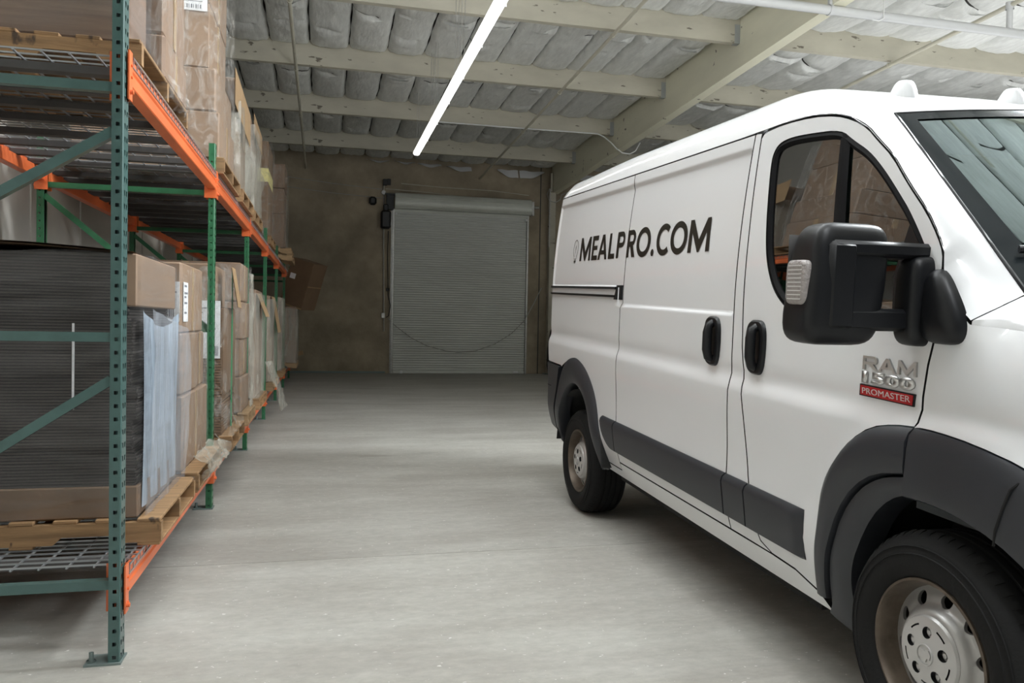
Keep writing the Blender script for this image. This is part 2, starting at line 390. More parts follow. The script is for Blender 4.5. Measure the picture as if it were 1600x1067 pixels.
# tilt-up panel joints of the back wall, filled flush strips standing a little proud
MB().box(5.62, 5.645, YB - 0.004, YB, 0, 6).build('panel_joint', M['cable'], wall_back)
MB().box(XL, 1.55, YB - 0.02, YB, 0, 0.05).build('base_strip', M['plate'], wall_back)
wall_left = struct(MB().box(XL - 0.2, XL, YF, YB, 0, 6.6).build('wall_left', M['lwall']))
for k in range(22):
    y = YF + 0.8 + k * 1.22
    MB().box(XL, XL + 0.012, y, y + 0.03, 0, 5.6).build('wall_batten', M['lwall'], wall_left)
wall_right = struct(MB().box(XR, XR + 0.2, YF, YB, 0, 6.6).build('wall_right', M['lwall']))

# ceiling: deck, purlins, girder and every insulation batt
def slab(x0, x1, y0, y1, dz0, dz1):
    m = MB(); vs = []
    for y in (y0, y1):
        for x in (x0, x1):
            for dz in (dz0, dz1): vs.append((x, y, pb(y) + dz))
    m.add(vs, [(0, 1, 3, 2), (4, 6, 7, 5), (0, 4, 5, 1), (2, 3, 7, 6), (0, 2, 6, 4), (1, 5, 7, 3)])
    return m
ceiling = struct(slab(XL, XR, YF, YB, 0.42, 0.55).build('ceiling', M['battdark']))
PY = [18.5 - 2.6 * k for k in range(10)]
GX0, GX1 = 5.925, 6.10
pl = slab(XL, GX0, -0.045, 0.045, 0, 0.40).mesh('purlin', M['purlin'])
prr = slab(GX1, XR, -0.045, 0.045, 0, 0.40).mesh('purlin', M['purlin'])
hg = MB().box(GX0 - 0.085, GX0, -0.05, 0.05, -0.006, 0.27).mesh('joist_hanger', M['hanger'])
for y in PY:
    z = pb(y) - pb(0)
    link('purlin', pl, ceiling, (0, y, z)); link('purlin', prr, ceiling, (0, y, z))
    link('joist_hanger', hg, ceiling, (0, y, pb(y)))
# girder
def gb(y): return 4.848 + (20.5 - y) * 0.0335
m = MB(); vs = []
for y in (YF, 20.5):
    for x in (GX0, GX1):
        for dz in (0, 0.80): vs.append((x, y, gb(y) + dz))
m.add(vs, [(0, 1, 3, 2), (4, 6, 7, 5), (0, 4, 5, 1), (2, 3, 7, 6), (0, 2, 6, 4), (1, 5, 7, 3)])
m.build('girder', M['girder'], ceiling)

def batt_mesh(seed, wid, sag):
    r = random.Random(seed); nu = 16
    cuts = [r.uniform(0.22, 0.42)] + ([r.uniform(0.58, 0.82)] if r.random() < 0.6 else [])
    depth = [r.uniform(0.35, 1.0) for _ in cuts]; dark = [r.random() < 0.55 for _ in cuts]; span = [r.uniform(0.35, 1.0) for _ in cuts]
    cside = r.random() < .5; ph = r.uniform(0, 6); vrows = [j / 34 for j in range(35)]
    for c in cuts: vrows = [v for v in vrows if abs(v - c) > 0.026] + [c - 0.022, c - 0.007, c + 0.007, c + 0.022]
    vrows.sort(); L_ = 2.51
    cen = lambda k, u: cuts[k] + 0.022 * math.sin(u * 3.6 + ph + k * 2) - 0.03 * (1 - abs(2 * u - 1) ** 2) * (1 if k else -1) * 0.6
    def fn(u, v):
        a = max(0, 1 - abs(2 * u - 1) ** 2.2); b = max(0, 1 - abs(2 * v - 1) ** 7)
        s_ = sag * (a ** 0.6) * (b ** 0.45) * (0.85 + 0.2 * math.sin(v * 5 + ph))
        du = u if cside else 1 - u
        for k, c in enumerate(cuts):
            f = min(1, max(0, (span[k] - du) * 5 + 0.15)); d = v - c
            s_ -= 0.060 * depth[k] * f * math.exp(-(d / 0.020) ** 2) * (0.35 + a)
            s_ += 0.034 * depth[k] * f * math.exp(-((d - 0.07) / 0.05) ** 2) * a
            s_ += 0.020 * depth[k] * f * math.exp(-((d + 0.06) / 0.05) ** 2) * a
        # wrinkles fan out from the stapled edges
        ed = abs(2 * u - 1) ** 3
        s_ += 0.010 * ed * math.sin(v * 58 + 5 * mnoise.noise(Vector((u * 2, v * 6, seed)))) * a ** 0.3
        nzv = mnoise.noise(Vector((u * 3 + seed * 7.1, v * 9, seed))) * 0.020 + mnoise.noise(Vector((u * 8 + seed * 3.3, v * 24, seed))) * 0.010
        edge = 0.016 * mnoise.noise(Vector((v * 7, seed * 2.2, 1.7 + (u > .5) * 5)))
        x = (u - 0.5) * wid + edge * abs(2 * u - 1) ** 6
        ru = max(0, abs(2 * u - 1) - 0.84) / 0.16
        vv = v
        for k, c in enumerate(cuts):
            if abs(v - c) < 0.03: vv = v + (cen(k, u) - c)
        return (x, (vv - 0.5) * L_, -s_ - nzv * (a + 0.15) + 0.045 * ru * ru)
    mb = MB(); n = len(vrows); mb.v = [fn(i / nu, v) for i in range(nu + 1) for v in vrows]
    for i in range(nu):
        uu = (i + .5) / nu; du = uu if cside else 1 - uu
        for j in range(n - 1):
            a = i * n + j; mb.f.append((a, a + n, a + n + 1, a + 1)); vm = (vrows[j] + vrows[j + 1]) / 2
            mb.mi.append(1 if any(dark[k] and abs(vm - c) < 0.008 and du < span[k] * 0.9 for k, c in enumerate(cuts)) else 0)  # some crease faces painted dark to deepen their shade
    return mb.mesh('insulation_batt', [M['batt'], M['battdark']], 60)
BV = [batt_mesh(s_, 0.604, 0.095) for s_ in range(12)]
BVR = [batt_mesh(s_ + 20, 0.757, 0.16) for s_ in range(6)]
YC = [19.57] + [y - 1.3 for y in PY[:-1]]
rb = random.Random(3)
for bi, yc in enumerate(YC):
    sc = 0.72 if bi == 0 else 1.0
    n = 13; x0 = GX0 - 0.02
    for i in range(n):
        x = x0 - 0.31 - i * 0.618
        if x < XL: break
        o = link('insulation_batt', rb.choice(BV), ceiling, (x, yc, pb(yc) + 0.335)); o.scale = (1, sc, 1)
        o.rotation_euler = (math.atan(-0.032), 0, 0)
    for i in range(9 if bi < 7 else 4):
        x = GX1 + 0.40 + i * 0.77
        o = link('insulation_batt', rb.choice(BVR), ceiling, (x, yc, pb(yc) + 0.36)); o.scale = (1, sc, 1)
        o.rotation_euler = (math.atan(-0.032), 0, 0)
# patch of exposed wool beside the lamp row and the bright facing flaps along the back wall
MB().grid(lambda u, v: (1.02 + u * 0.62, 9.15 + v * 0.36, pb(9.2) + 0.170 - 0.03 * math.sin(pi * u) * math.sin(pi * v)), 8, 5).build('torn_insulation', M['battpink'], ceiling, 60)
def flap(x0, x1, d0, d1, zt):
    def fn(u, v):
        d = d0 + (d1 - d0) * u
        return (x0 + (x1 - x0) * u, YB - 0.03 - 0.10 * v, zt + 0.01 * math.sin(u * 9) - (0.06 * math.sin(pi * u) + d) * v)
    MB().grid(fn, 10, 4).build('insulation_flap', M['flapwhite'], ceiling, 60)
zt = pb(20.4) + 0.22
flap(2.30, 2.92, 0.03, 0.05, zt); flap(3.05, 3.72, 0.02, 0.12, zt - 0.02); flap(4.42, 4.98, 0.06, 0.22, zt - 0.02); flap(5.02, 5.70, 0.22, 0.04, zt - 0.02)
flap(1.70, 2.25, 0.0, 0.02, zt + .01); flap(1.0, 1.6, 0.0, 0.02, zt + .01); flap(6.35, 7.1, 0.05, 0.12, zt - .04)

# column under the girder
column = struct(MB().box(5.835, 5.995, 20.31, 20.52, 0.0, 4.86, bev=0.006).build('column', M['purlin']))
MB().box(5.76, 5.965, 20.24, 20.54, 0.0, 0.02).build('column_foot_plate', M['plate'], column)
MB().tube([(5.86, 20.28, 4.88), (5.86, 20.28, 5.36)], 0.03, 10).build('column_conduit', M['pipe'], column, 40)
MB().tube([(5.815, 20.27, 3.4), (5.815, 20.27, 4.95)], 0.018, 8).build('column_conduit', M['galv'], column, 40)

# ------------------------------------------------------------------ roll-up door
door = struct(MB().box(1.68, 5.30, YB - 0.10, YB - 0.001, 4.16, 4.24).build('door_1', M['rollhood']))
mb = MB(); prof = []
npit = 68; zt_, zb_ = 4.235, 0.075; pit = (zt_ - zb_) / npit
for i in range(npit):
    z = zb_ + i * pit
    for fz, dy in ((0.0, 0.0), (0.12, 0.012), (0.35, 0.020), (0.62, 0.020), (0.86, 0.012), (0.95, 0.0)): prof.append((dy, z + fz * pit))
prof.append((0, zt_))
vs = []; fs = []
for x in (1.74, 5.235):
    for dy, z in prof: vs.append((x, YB - 0.052 - dy, z))
n = len(prof)
for j in range(n - 1): fs.append((j, n + j, n + j + 1, j + 1))
o = mb.add(vs, fs).build('slat_curtain', M['rolldoor'], door, 50); o['kind'] = 'stuff'
for j in range(0): pass
def coil(u, v):
    a = math.radians(-88 + 178 * u); r = 0.225 + 0.014 * (math.sin(u * 2 * pi * 4.5 + 0.6) > 0.25)
    return (1.725 + 3.60 * v, YB - 0.10 - 0.20 * max(0, math.cos(a)) ** 0.35 * (r / 0.225) ** 2, 4.425 + 0.205 * math.copysign(abs(math.sin(a)) ** 1.35, a))
mb = MB().grid(coil, 90, 1)
mb.build('coil_hood', M['rollhood'], door, 35)
for x in (1.685, 5.245):
    mb = MB().box(x, x + 0.045, YB - 0.115, YB - 0.001, 0.0, 4.20).box(x - 0.03, x, YB - 0.03, YB - 0.001, 0, 4.20)
    g = mb.build('guide_rail', M['galv'], door)
    mb = MB()
    for z in np.arange(0.25, 4.2, 0.48): mb.lathe([(0.0, -0.135), (0.012, -0.135), (0.012, -0.10)], 'y', 8, (x + 0.02, YB - 0.012, z))
    mb.build('rail_bolt', M['galv'], g)
for x in (1.745, 5.19):
    MB().box(x, x + 0.05, YB - 0.15, YB - 0.08, 4.07, 4.13, bev=0.008).build('rail_guide_wing', M['flapwhite'], door)
MB().box(1.74, 5.235, YB - 0.10, YB - 0.04, 0.005, 0.075, bev=0.006).build('bottom_bar', M['rolldoor'], door)
MB().box(1.92, 1.985, YB - 0.135, YB - 0.095, 0.0, 0.07, bev=0.006).build('latch', M['flapwhite'], door)
MB().box(4.93, 5.06, YB - 0.130, YB - 0.095, 0.02, 0.07, bev=0.006).build('latch', M['flapwhite'], door)
MB().box(1.52, 1.70, YB - 0.20, YB - 0.001, 4.20, 4.60).box(1.47, 1.72, YB - 0.26, YB - 0.2, 4.56, 4.60).build('drive_bracket', M['black'], door)
MB().box(5.34, 5.40, YB - 0.24, YB - 0.001, 4.22, 4.58).tube([(5.33, YB - 0.12, 4.45), (5.56, YB - 0.12, 4.45)], 0.035, 10).build('end_bracket', M['galv'], door)
mb = MB().box(1.375, 1.625, YB - 0.30, YB - 0.03, 3.70, 4.16, bev=0.045)
mb.box(1.44, 1.56, YB - 0.24, YB - 0.04, 4.15, 4.32, bev=0.02)
mbx = mb.build('motor_box', M['black'], door, 40)
MB().box(1.63, 1.655, YB - 0.2, YB - 0.1, 3.8, 3.86).build('motor_box_tab', M['galv'], mbx)

W_ = YB
cond = tag(MB().tube([(1.455, W_ - 0.03, 4.60), (1.47, W_ - 0.03, 3.0), (1.505, W_ - 0.03, 1.08)], 0.016, 8)
    .box(1.43, 1.53, W_ - 0.07, W_ - 0.005, 1.42, 1.56, bev=0.01).lathe([(0, -0.06), (0.055, -0.06), (0.055, -0.005)], 'y', 14, (1.45, W_, 4.64))
    .tube([(1.45, W_ - 0.03, 4.69), (1.46, W_ - 0.03, 4.88)], 0.014, 8).build('wall_conduit', M['galv'], None, 40),
    'thin vertical metal conduit on the back wall left of the roll-up door', 'conduit')
tag(MB().box(1.43, 1.53, W_ - 0.10, W_ - 0.005, 4.82, 4.98, bev=0.006).box(1.535, 1.63, W_ - 0.05, W_ - 0.005, 4.84, 5.00, bev=0.006).build('junction_box', M['cable']),
    'small dark junction box high on the back wall above the conduit', 'box')
tag(MB().box(1.08, 1.27, W_ - 0.16, W_ - 0.01, 4.30, 4.51, bev=0.05).build('alarm_horn', M['black'], None, 40),
    'small black rounded horn high on the back wall left of the conduit', 'horn')
pts = [(1.585, 3.66), (1.57, 3.1), (1.60, 2.0), (1.66, 1.75), (1.62, 1.48), (1.55, 1.44)]
tag(MB().tube([(x, W_ - 0.05, z) for x, z in pts], 0.012, 6).box(1.55, 1.63, W_ - 0.06, W_ - 0.005, 2.12, 2.2, bev=0.01).build('control_cable', M['cable'], None, 40),
    'black control cable hanging from the door motor box', 'cable')
def wire(name, pts, r, m, label, cat):
    return tag(MB().tube(pts, r, 6).build(name, m, None, 40), label, cat)
wire('wall_wire', [(-1.2, W_ - .02, 4.93), (0.2, W_ - .02, 4.80), (1.42, W_ - .02, 4.72)], 0.008, M['rope'], 'upper thin wire strung along the back wall left of the door', 'wire')
wire('wall_wire', [(-1.2, W_ - .02, 4.68), (0.2, W_ - .02, 4.56), (1.42, W_ - .02, 4.50)], 0.008, M['rope'], 'lower thin wire strung along the back wall left of the door', 'wire')
wire('wall_wire', [(1.9, W_ - .02, 4.90), (3.0, W_ - .02, 4.86), (4.3, W_ - .02, 4.85), (5.3, W_ - .02, 4.78)], 0.012, M['pipe'], 'pale conduit running level above the roll-up door near the ceiling', 'conduit')
wire('wall_wire', [(1.5, W_ - .02, 4.74), (2.6, W_ - .02, 4.71), (3.3, W_ - .02, 4.66), (3.9, W_ - .03, 4.63)], 0.012, M['pipe'], 'pale conduit sloping down onto the coil of the roll-up door', 'conduit')
rp = [(1.60, 1.42), (1.80, 1.22), (2.2, 0.93), (2.6, 0.73), (3.1, 0.60), (3.43, 0.565), (3.9, 0.61), (4.4, 0.79), (4.85, 1.07), (5.2, 1.42), (5.45, 1.88), (5.66, 2.31)]
wire('pull_rope', [(x, W_ - 0.16 + (0.13 if i in (0,) else 0), z) for i, (x, z) in enumerate(rp)], 0.011, M['rope'], 'slack rope drooping in an arc across the roll-up door', 'rope')
tag(MB().lathe([(0.0, 0.0), (0.15, 0.01), (0.20, 0.25), (0.19, 0.7), (0.12, 1.15), (0.06, 1.32), (0.0, 1.34)], 'z', 18, (5.92, 19.95, 0)).build('bagged_bundle', M['black'], None, 60),
    'upright black bundle standing by the column behind the van', 'bundle')
wire('loop_cable', [(5.80, 20.28, 4.95), (5.72, 20.22, 4.78), (5.78, 20.2, 4.62), (5.95, 20.2, 4.58), (6.08, 20.2, 4.66), (6.12, 20.22, 4.80), (6.3, 20.3, 4.88)], 0.012, M['galv'], 'grey cable looped round the head of the column', 'cable')
zc = pb(15.87)
wire('white_cable', [(2.05, 15.80, zc - 0.02), (4.0, 15.80, zc - 0.02), (5.55, 15.80, zc - 0.01), (5.68, 15.75, zc - 0.08), (5.80, 15.65, zc - 0.22), (5.90, 15.6, zc - 0.34), (6.03, 15.6, zc - 0.42), (6.2, 15.6, zc - 0.43), (6.32, 15.6, zc - 0.36), (6.42, 15.6, zc - 0.18)], 0.013, M['flapwhite'],
     'white cable clipped under a purlin and drooping below the big girder', 'cable')

# ------------------------------------------------------------------ pipes
def run_pipe(name, x, y0, y1, r, m, label):
    t = thing(name, label, 'pipe', (x, y1, pb(y1) - 0.06))
    pts = [(x, y, pb(y) - 0.07) for y in (y0, y1)]
    local(MB().tube(pts, r, 12).build('pipe_run', m, t, 50), t)
    for y in PY:
        if y0 + .1 < y < y1:
            mb = MB().tube([(x - 0.075, y, pb(y) + 0.14), (x, y, pb(y) - 0.095), (x + 0.085, y, pb(y) + 0.14)], 0.004, 5)
            mb.lathe([(r + .004, -0.015), (r + .012, -0.015), (r + .012, 0.015), (r + .004, 0.015)], 'y', 10, (x, y, pb(y) - 0.07))
            local(mb.build('hanger', M['pipe'], t), t)
    return t
run_pipe('sprinkler_pipe', -0.485, 3.0, 20.53, 0.026, M['pipe'], 'thin cream sprinkler pipe under the ceiling beside the racking')
run_pipe('sprinkler_pipe', 3.95, 2.0, 20.53, 0.026, M['pipe'], 'thin cream sprinkler pipe between the lamp row and the big girder')
run_pipe('sprinkler_pipe', 8.52, 2.0, 20.53, 0.030, M['pipe'], 'cream sprinkler pipe right of the girder above the van roof')
t = thing('sprinkler_main', 'thick white sprinkler main crossing under the big girder above the van', 'pipe', (8.5, 8.47, 5.19))
local(MB().tube([(3.8, 8.47, 5.19), (13.4, 8.47, 5.19)], 0.056, 16).build('main_pipe', M['pipewhite'], t, 50), t)
local(MB().tube([(8.52, 8.47, 5.19), (8.52, 8.47, pb(8.47) - 0.07)], 0.038, 12).lathe([(0.05, 0), (0.05, 0.09)], 'z', 12, (8.52, 8.47, pb(8.47) - 0.12)).build('riser', M['pipewhite'], t, 50), t)
local(MB().lathe([(0.058, -0.02), (0.066, -0.02), (0.066, 0.02), (0.058, 0.02)], 'x', 16, (5.90, 8.47, 5.19)).box(5.88, 5.92, 8.45, 8.49, 5.23, 5.34).build('pipe_ring', M['pipewhite'], t, 50), t)
local(MB().tube([(6.62, 8.45, 5.75), (6.63, 8.44, 5.4), (6.60, 8.40, 5.14), (6.56, 8.44, 5.12), (6.42, 8.5, 5.16)], 0.008, 6).build('hanger', M['flapwhite'], t), t)

# ------------------------------------------------------------------ strip lamps
names = ['farthest white fluorescent strip light of the ceiling row, nearest the roll-up door', 'second white fluorescent strip light from the roll-up door end of the row',
         'third white fluorescent strip light from the roll-up door end of the row', 'nearest white fluorescent strip light cut off by the top edge of the view',
         'white fluorescent strip light overhead, just above the top edge of the view', 'white fluorescent strip light overhead beside the van front', 'last white fluorescent strip light of the row, behind the camera']
LX, LZ = 1.69, 4.58
def lamp(y1, label, group=None, lm='lamp'):
    y0 = y1 - 2.47
    t = thing('strip_light', label, 'lamp', (LX, y1, LZ), group)
    mb = MB(); prof = [(-0.030, 0.045), (-0.058, 0.022), (-0.062, -0.010), (-0.052, -0.034), (-0.028, -0.048), (0.028, -0.048), (0.052, -0.034), (0.062, -0.010), (0.058, 0.022), (0.030, 0.045)]
    for a, b in ((y0 + 0.012, y0 + 1.225), (y0 + 1.245, y1 - 0.012)):
        m2 = MB(); m2.prism(prof, lambda p, q: (LX + p, a, LZ + q), lambda p, q: (LX + p, b, LZ + q))
        local(m2.build('diffuser', M[lm], t), t)
    local(MB().box(LX - 0.030, LX + 0.030, y0 + 0.005, y1 - 0.005, LZ + 0.046, LZ + 0.085).build('housing', M['flapwhite'], t), t)
    for y in (y0 + 0.25, y1 - 0.25):
        zt2 = pb(y) + 0.3
        local(MB().tube([(LX - 0.02, y, LZ + 0.07), (LX - 0.02, y, zt2)], 0.004, 5).tube([(LX + 0.02, y, LZ + 0.07), (LX + 0.02, y, zt2)], 0.004, 5).build('chain', M['galv'], t), t)
    for y in (y0 + 0.003, y0 + 1.235):
        local(MB().box(LX - 0.064, LX + 0.064, y - 0.006, y + 0.006, LZ - 0.048, LZ + 0.02).build('joint_clip', M['flapwhite'], t), t)
for k in range(7):
    lamp(15.25 - 2.47 * k, names[k], None, 'lamp' if k < 3 else 'lampnear')

# ------------------------------------------------------------------ pallet racking
RX, RD, RY, BAY, NF = -0.745, 1.11, 3.256, 2.55, 7
ZU, ZL = 2.328, 0.365
rack = thing('pallet_rack', 'long two-level pallet rack of green uprights and orange beams along the left', 'rack', (RX, RY, 0))
def upright_mesh(name, h, m, hole):
    mb = MB(); P = 0.0508; n = int(h / P)
    def cell(f, a0, a1, z0, z1, hp):
        # ring from rectangle to 4 point hole
        R = [(a0, z0), (a1, z0), (a1, z1), (a0, z1)]
        vs = [f(*q) for q in R] + [f(*q) for q in hp]
        mb.add(vs, [(0, 1, 5, 4), (1, 2, 6, 5), (2, 3, 7, 6), (3, 0, 4, 7)])
        inn = [f(*q) for q in hp]
    for i in range(n):
        z0 = i * P; z1 = z0 + P; zc_ = z0 + P * 0.5; s_ = hole
        for yy, sg in ((0.0, 1), (0.076, -1)):
            f = lambda a, z, yy=yy: (a, yy, z)
            xc = -0.020
            cell(f, -0.042, -0.004, z0, z1, [(xc - s_, zc_ - s_), (xc + s_, zc_ - s_), (xc + s_, zc_ + s_), (xc - s_, zc_ + s_)])
        g = lambda a, z: (0.0, a, z)
        for c in (0.021, 0.055):
            lean = 0.004 if c < 0.03 else -0.004
            cell(g, 0.004 if c < .03 else 0.038, 0.038 if c < .03 else 0.072, z0, z1, [(c - 0.005 + lean, zc_ - 0.011), (c + 0.005 + lean, zc_ - 0.011), (c + 0.0085, zc_ + 0.009), (c - 0.0085, zc_ + 0.009)])
    H = n * P
    mb.add([(-0.004, 0, 0), (0, 0.004, 0), (0, 0.004, H), (-0.004, 0, H)], [(0, 1, 2, 3)])
    mb.add([(-0.004, 0.076, 0), (0, 0.072, 0), (0, 0.072, H), (-0.004, 0.076, H)], [(0, 1, 2, 3)])
    for ya, yb in ((0.0, 0.02), (0.056, 0.076)): mb.add([(-0.042, ya, 0), (-0.042, yb, 0), (-0.042, yb, H), (-0.042, ya, H)], [(0, 1, 2, 3)])
    mb.add([(-0.036, 0.004, 0), (-0.036, 0.072, 0), (-0.036, 0.072, H), (-0.036, 0.004, H)], [(0, 1, 2, 3)], 1)
    return mb.mesh(name, [m, M['black']])
um1 = upright_mesh('upright', 3.75, M['teal'], 0.0070)
um2 = upright_mesh('upright', 2.56, M['green'], 0.0055)
fp = MB().box(-0.125, 0.006, -0.012, 0.09, 0, 0.008).lathe([(0, 0.045), (0.009, 0.045), (0.009, 0.008)], 'z', 8, (-0.105, 0.02, 0)).lathe([(0.018, 0.014), (0.018, 0.008)], 'z', 6, (-0.105, 0.02, 0)).mesh('foot_plate', M['plate'])
for k in range(NF):
    y = RY + BAY * k; m = M['teal'] if k == 0 else M['green']; me = um1 if k == 0 else um2
    a = link('upright', me, rack, (0, y - RY, 0)); link('foot_plate', fp, a)
    b = link('upright', me, rack, (-RD, y - RY, 0)); b.scale = (-1, 1, 1); link('foot_plate', fp, b)
    a['label'] = 'blue-green front upright at the camera end' if k == 0 else 'green front upright'
    yc = y - RY + 0.038
    for z in (0.30, 1.252, 2.20):
        MB().box(-RD + 0.03, -0.03, yc - 0.019, yc + 0.019, z - 0.018, z + 0.018).build('brace', m, rack)
    dl = [((-0.042, 2.035), (-RD + 0.04, 1.36)), ((-0.042, 1.09), (-RD + 0.04, 0.40))] if k == 0 else [((-RD + 0.04, 2.13), (-0.042, 1.26)), ((-RD + 0.04, 1.2), (-0.042, 0.34))]
    for (xa, za), (xb, zb) in dl:
        MB().bar((xa, yc, za), (xb, yc, zb), 0.036, 0.036, up=(0, 1, 0)).build('brace', m, rack)
# beams
bl = BAY - 0.076
bp_ = [(0.006, 0.0), (0.008, -0.006), (0.008, -0.040), (0.002, -0.048), (0.002, -0.056), (0.008, -0.064), (0.008, -0.100), (0.004, -0.104), (-0.046, -0.104), (-0.050, -0.100), (-0.050, -0.034), (-0.012, -0.034), (-0.012, 0.0)]
beam_me = MB().prism(bp_, lambda p, q: (p, 0, q), lambda p, q: (p, bl, q)).mesh('beam', M['orange'])
cn = MB()
cn.box(-0.068, 0.012, 0.0, 0.006, -0.165, 0.022).box(0.006, 0.012, -0.045, 0.006, -0.165, 0.022)
for z in (-0.03, -0.075, -0.13): cn.lathe([(0, 0.018), (0.006, 0.017), (0.006, 0.012)], 'x', 8, (0, -0.012, z))
cn.lathe([(0, 0.026), (0.009, 0.024), (0.009, 0.012)], 'x', 8, (0, -0.028, -0.135))
conn = cn.mesh('beam_connector', M['orange'])
for k in range(NF - 1):
    for z in (ZL, ZU):
        y = BAY * k + 0.076
        for side in (1, -1):
            zz = z - 0.02 if z == ZL else z
            b = link('beam', beam_me, rack, (0 if side == 1 else -RD, y, zz)); b.scale = (side, 1, 1)
            c1 = link('beam_connector', conn, b); c2 = link('beam_connector', conn, b, (0, bl, 0)); c2.scale = (1, -1, 1)
# wire decks
def deck_mesh():
    w = 1.20; mb = MB(); r = 0.0032
    for i in range(12):
        x = -0.02 - i * 0.0975
        if x < -RD: break
        mb.box(x - r, x + r, 0, w, -r * 1, r)
    n = 19
    for j in range(n + 1):
        y = 0.01 + j * (w - 0.02) / n
        mb.box(-RD + 0.01, 0.008, y - r, y + r, r, 3 * r)
        mb.box(0.006, 0.012, y - r, y + r, -0.03, 3 * r)
    mb.box(0.006, 0.012, 0, w, -0.034, -0.028); mb.box(0.009, 0.014, 0, w, 0.0, 0.006)
    return mb.mesh('wire_deck', M['wire'])
dm = deck_mesh()
ch = MB().box(-RD + 0.012, -0.014, -0.028, 0.028, -0.036, -0.0045).mesh('deck_channel', M['channel'])
for k in range(NF - 1):
    for z in (ZL, ZU):
        for h in (0, 1):
            d = link('wire_deck', dm, rack, (0, BAY * k + 0.095 + h * 1.235, (z - 0.02 if z == ZL else z) + 0.005))
            for c in range(4): link('deck_channel', ch, d, (0, 0.15 + c * 0.30, 0))
DZL, DZU = ZL - 0.02 + 0.0155, ZU + 0.0155      # tops of the wire decks

# ------------------------------------------------------------------ pallets
rp_ = random.Random(11)
def pallet(label, x0, x1, y0, y1, z, m='wood', h=0.115, group=None):
    t = thing('wooden_pallet', label, 'pallet', ((x0 + x1) / 2, (y0 + y1) / 2, z), group)
    L_ = abs(x1 - x0); xa, xb = min(x0, x1), max(x0, x1)
    hb, tb = 0.014, 0.016; hs = h - hb - tb
    for i, y in enumerate((y0 + 0.02, (y0 + y1) / 2, y1 - 0.02)):
        out = [(xa, 0), (xa + L_ * .14, 0), (xa + L_ * .17, 0.032), (xa + L_ * .36, 0.032), (xa + L_ * .39, 0), (xa + L_ * .61, 0), (xa + L_ * .64, 0.032), (xa + L_ * .83, 0.032), (xa + L_ * .86, 0), (xb, 0), (xb, hs), (xa, hs)]
        local(MB().prism(out, lambda p, q: (p, y - 0.02, z + hb + q), lambda p, q: (p, y + 0.02, z + hb + q)).build('stringer', M[m], t), t)
    for i in range(7):
        x = xb - 0.05 - i * (L_ - 0.10) / 6
        j = rp_.uniform(-0.008, 0.008)
        local(MB().box(x - 0.046, x + 0.046, y0 + j, y1 + j, z + h - tb, z + h, bev=0.003).build('deck_board', M[m], t), t)
    for x in (xb - 0.05, (xa + xb) / 2, xa + 0.05):
        local(MB().box(x - 0.045, x + 0.045, y0, y1, z, z + hb, bev=0.003).build('bottom_board', M[m], t), t)
    return z + h

# ------------------------------------------------------------------ cartons, labels, film
rc = random.Random(5)
def carton(label, x0, x1, y0, y1, z0, z1, m='carton', tape=True, lab=None, name='cardboard_box', cat='box', group=None, rot=0.0, seam=True):
    cx, cy = (x0 + x1) / 2, (y0 + y1) / 2
    t = thing(name, label, cat, (cx, cy, z0), group); t.rotation_euler = (0, 0, rot)
    hx, hy, h = abs(x1 - x0) / 2, abs(y1 - y0) / 2, z1 - z0
    mb = MB().box(-hx, hx, -hy, hy, 0, h, bev=0.010)
    # slight sag / bulge so no two cartons are ruled straight
    j = [rc.uniform(-0.004, 0.004) for _ in range(8)]
    mb.v = [(x + j[(i % 3)], y + j[3 + i % 3], z + (j[6] if z > h / 2 else 0) * (1 if x > 0 else -1)) for i, (x, y, z) in enumerate(mb.v)]
    mb.build('carton', M[m], t, 0)
    if seam:   # flap joint on the two visible sides, standing as a shallow rib
        MB().box(hx - 0.001, hx + 0.0025, -hy + 0.012, hy - 0.012, h * 0.5 - 0.004, h * 0.5 + 0.004).build('flap_seam', M['kraft'], t) if h > 0.5 else None
    if tape:
        MB().box(hx - 0.002, hx + 0.003, -0.028, 0.028, 0.01, h - 0.01).build('tape', M['tape'], t)
        MB().box(-0.03, 0.03, -hy - 0.003, -hy + 0.002, h * 0.62, h - 0.006).build('tape', M['tape'], t)
    if lab:
        for (face, a0, a1, b0, b1) in lab:
            if face == 'y':
                p = MB().box(a0 - cx, a1 - cx, -hy - 0.008, -hy - 0.004, b0 - z0, b1 - z0).build('label', M['paper'], t)
                pm = MB(); H = b1 - b0; Wd = a1 - a0
                for f, wf in ((0.90, 0.6), (0.72, 0.8), (0.62, 0.5), (0.5, 0.75)): pm.box(a0 - cx + Wd * .1, a0 - cx + Wd * (.1 + wf), -hy - 0.0095, -hy - 0.0081, b0 - z0 + H * f, b0 - z0 + H * (f + .035))
                for i in range(7): pm.box(a0 - cx + Wd * (.35 + .07 * i), a0 - cx + Wd * (.35 + .07 * i + (0.02 if i % 2 else 0.04)), -hy - 0.0095, -hy - 0.0081, b0 - z0 + H * .12, b0 - z0 + H * .34)
                pm.build('printing', M['print'], p)
            else:
                p = MB().box(hx + 0.004, hx + 0.008, a0 - cy, a1 - cy, b0 - z0, b1 - z0).build('label', M['paper'], t)
                pm = MB(); H = b1 - b0; Wd = a1 - a0
                for f, wf in ((0.88, 0.5), (0.7, 0.7), (0.6, 0.4), (0.45, 0.6), (0.2, 0.5)): pm.box(hx + 0.0081, hx + 0.0095, a0 - cy + Wd * .15, a0 - cy + Wd * (.15 + wf), b0 - z0 + H * f, b0 - z0 + H * (f + .05))
                pm.build('printing', M['print'], p)
    return t

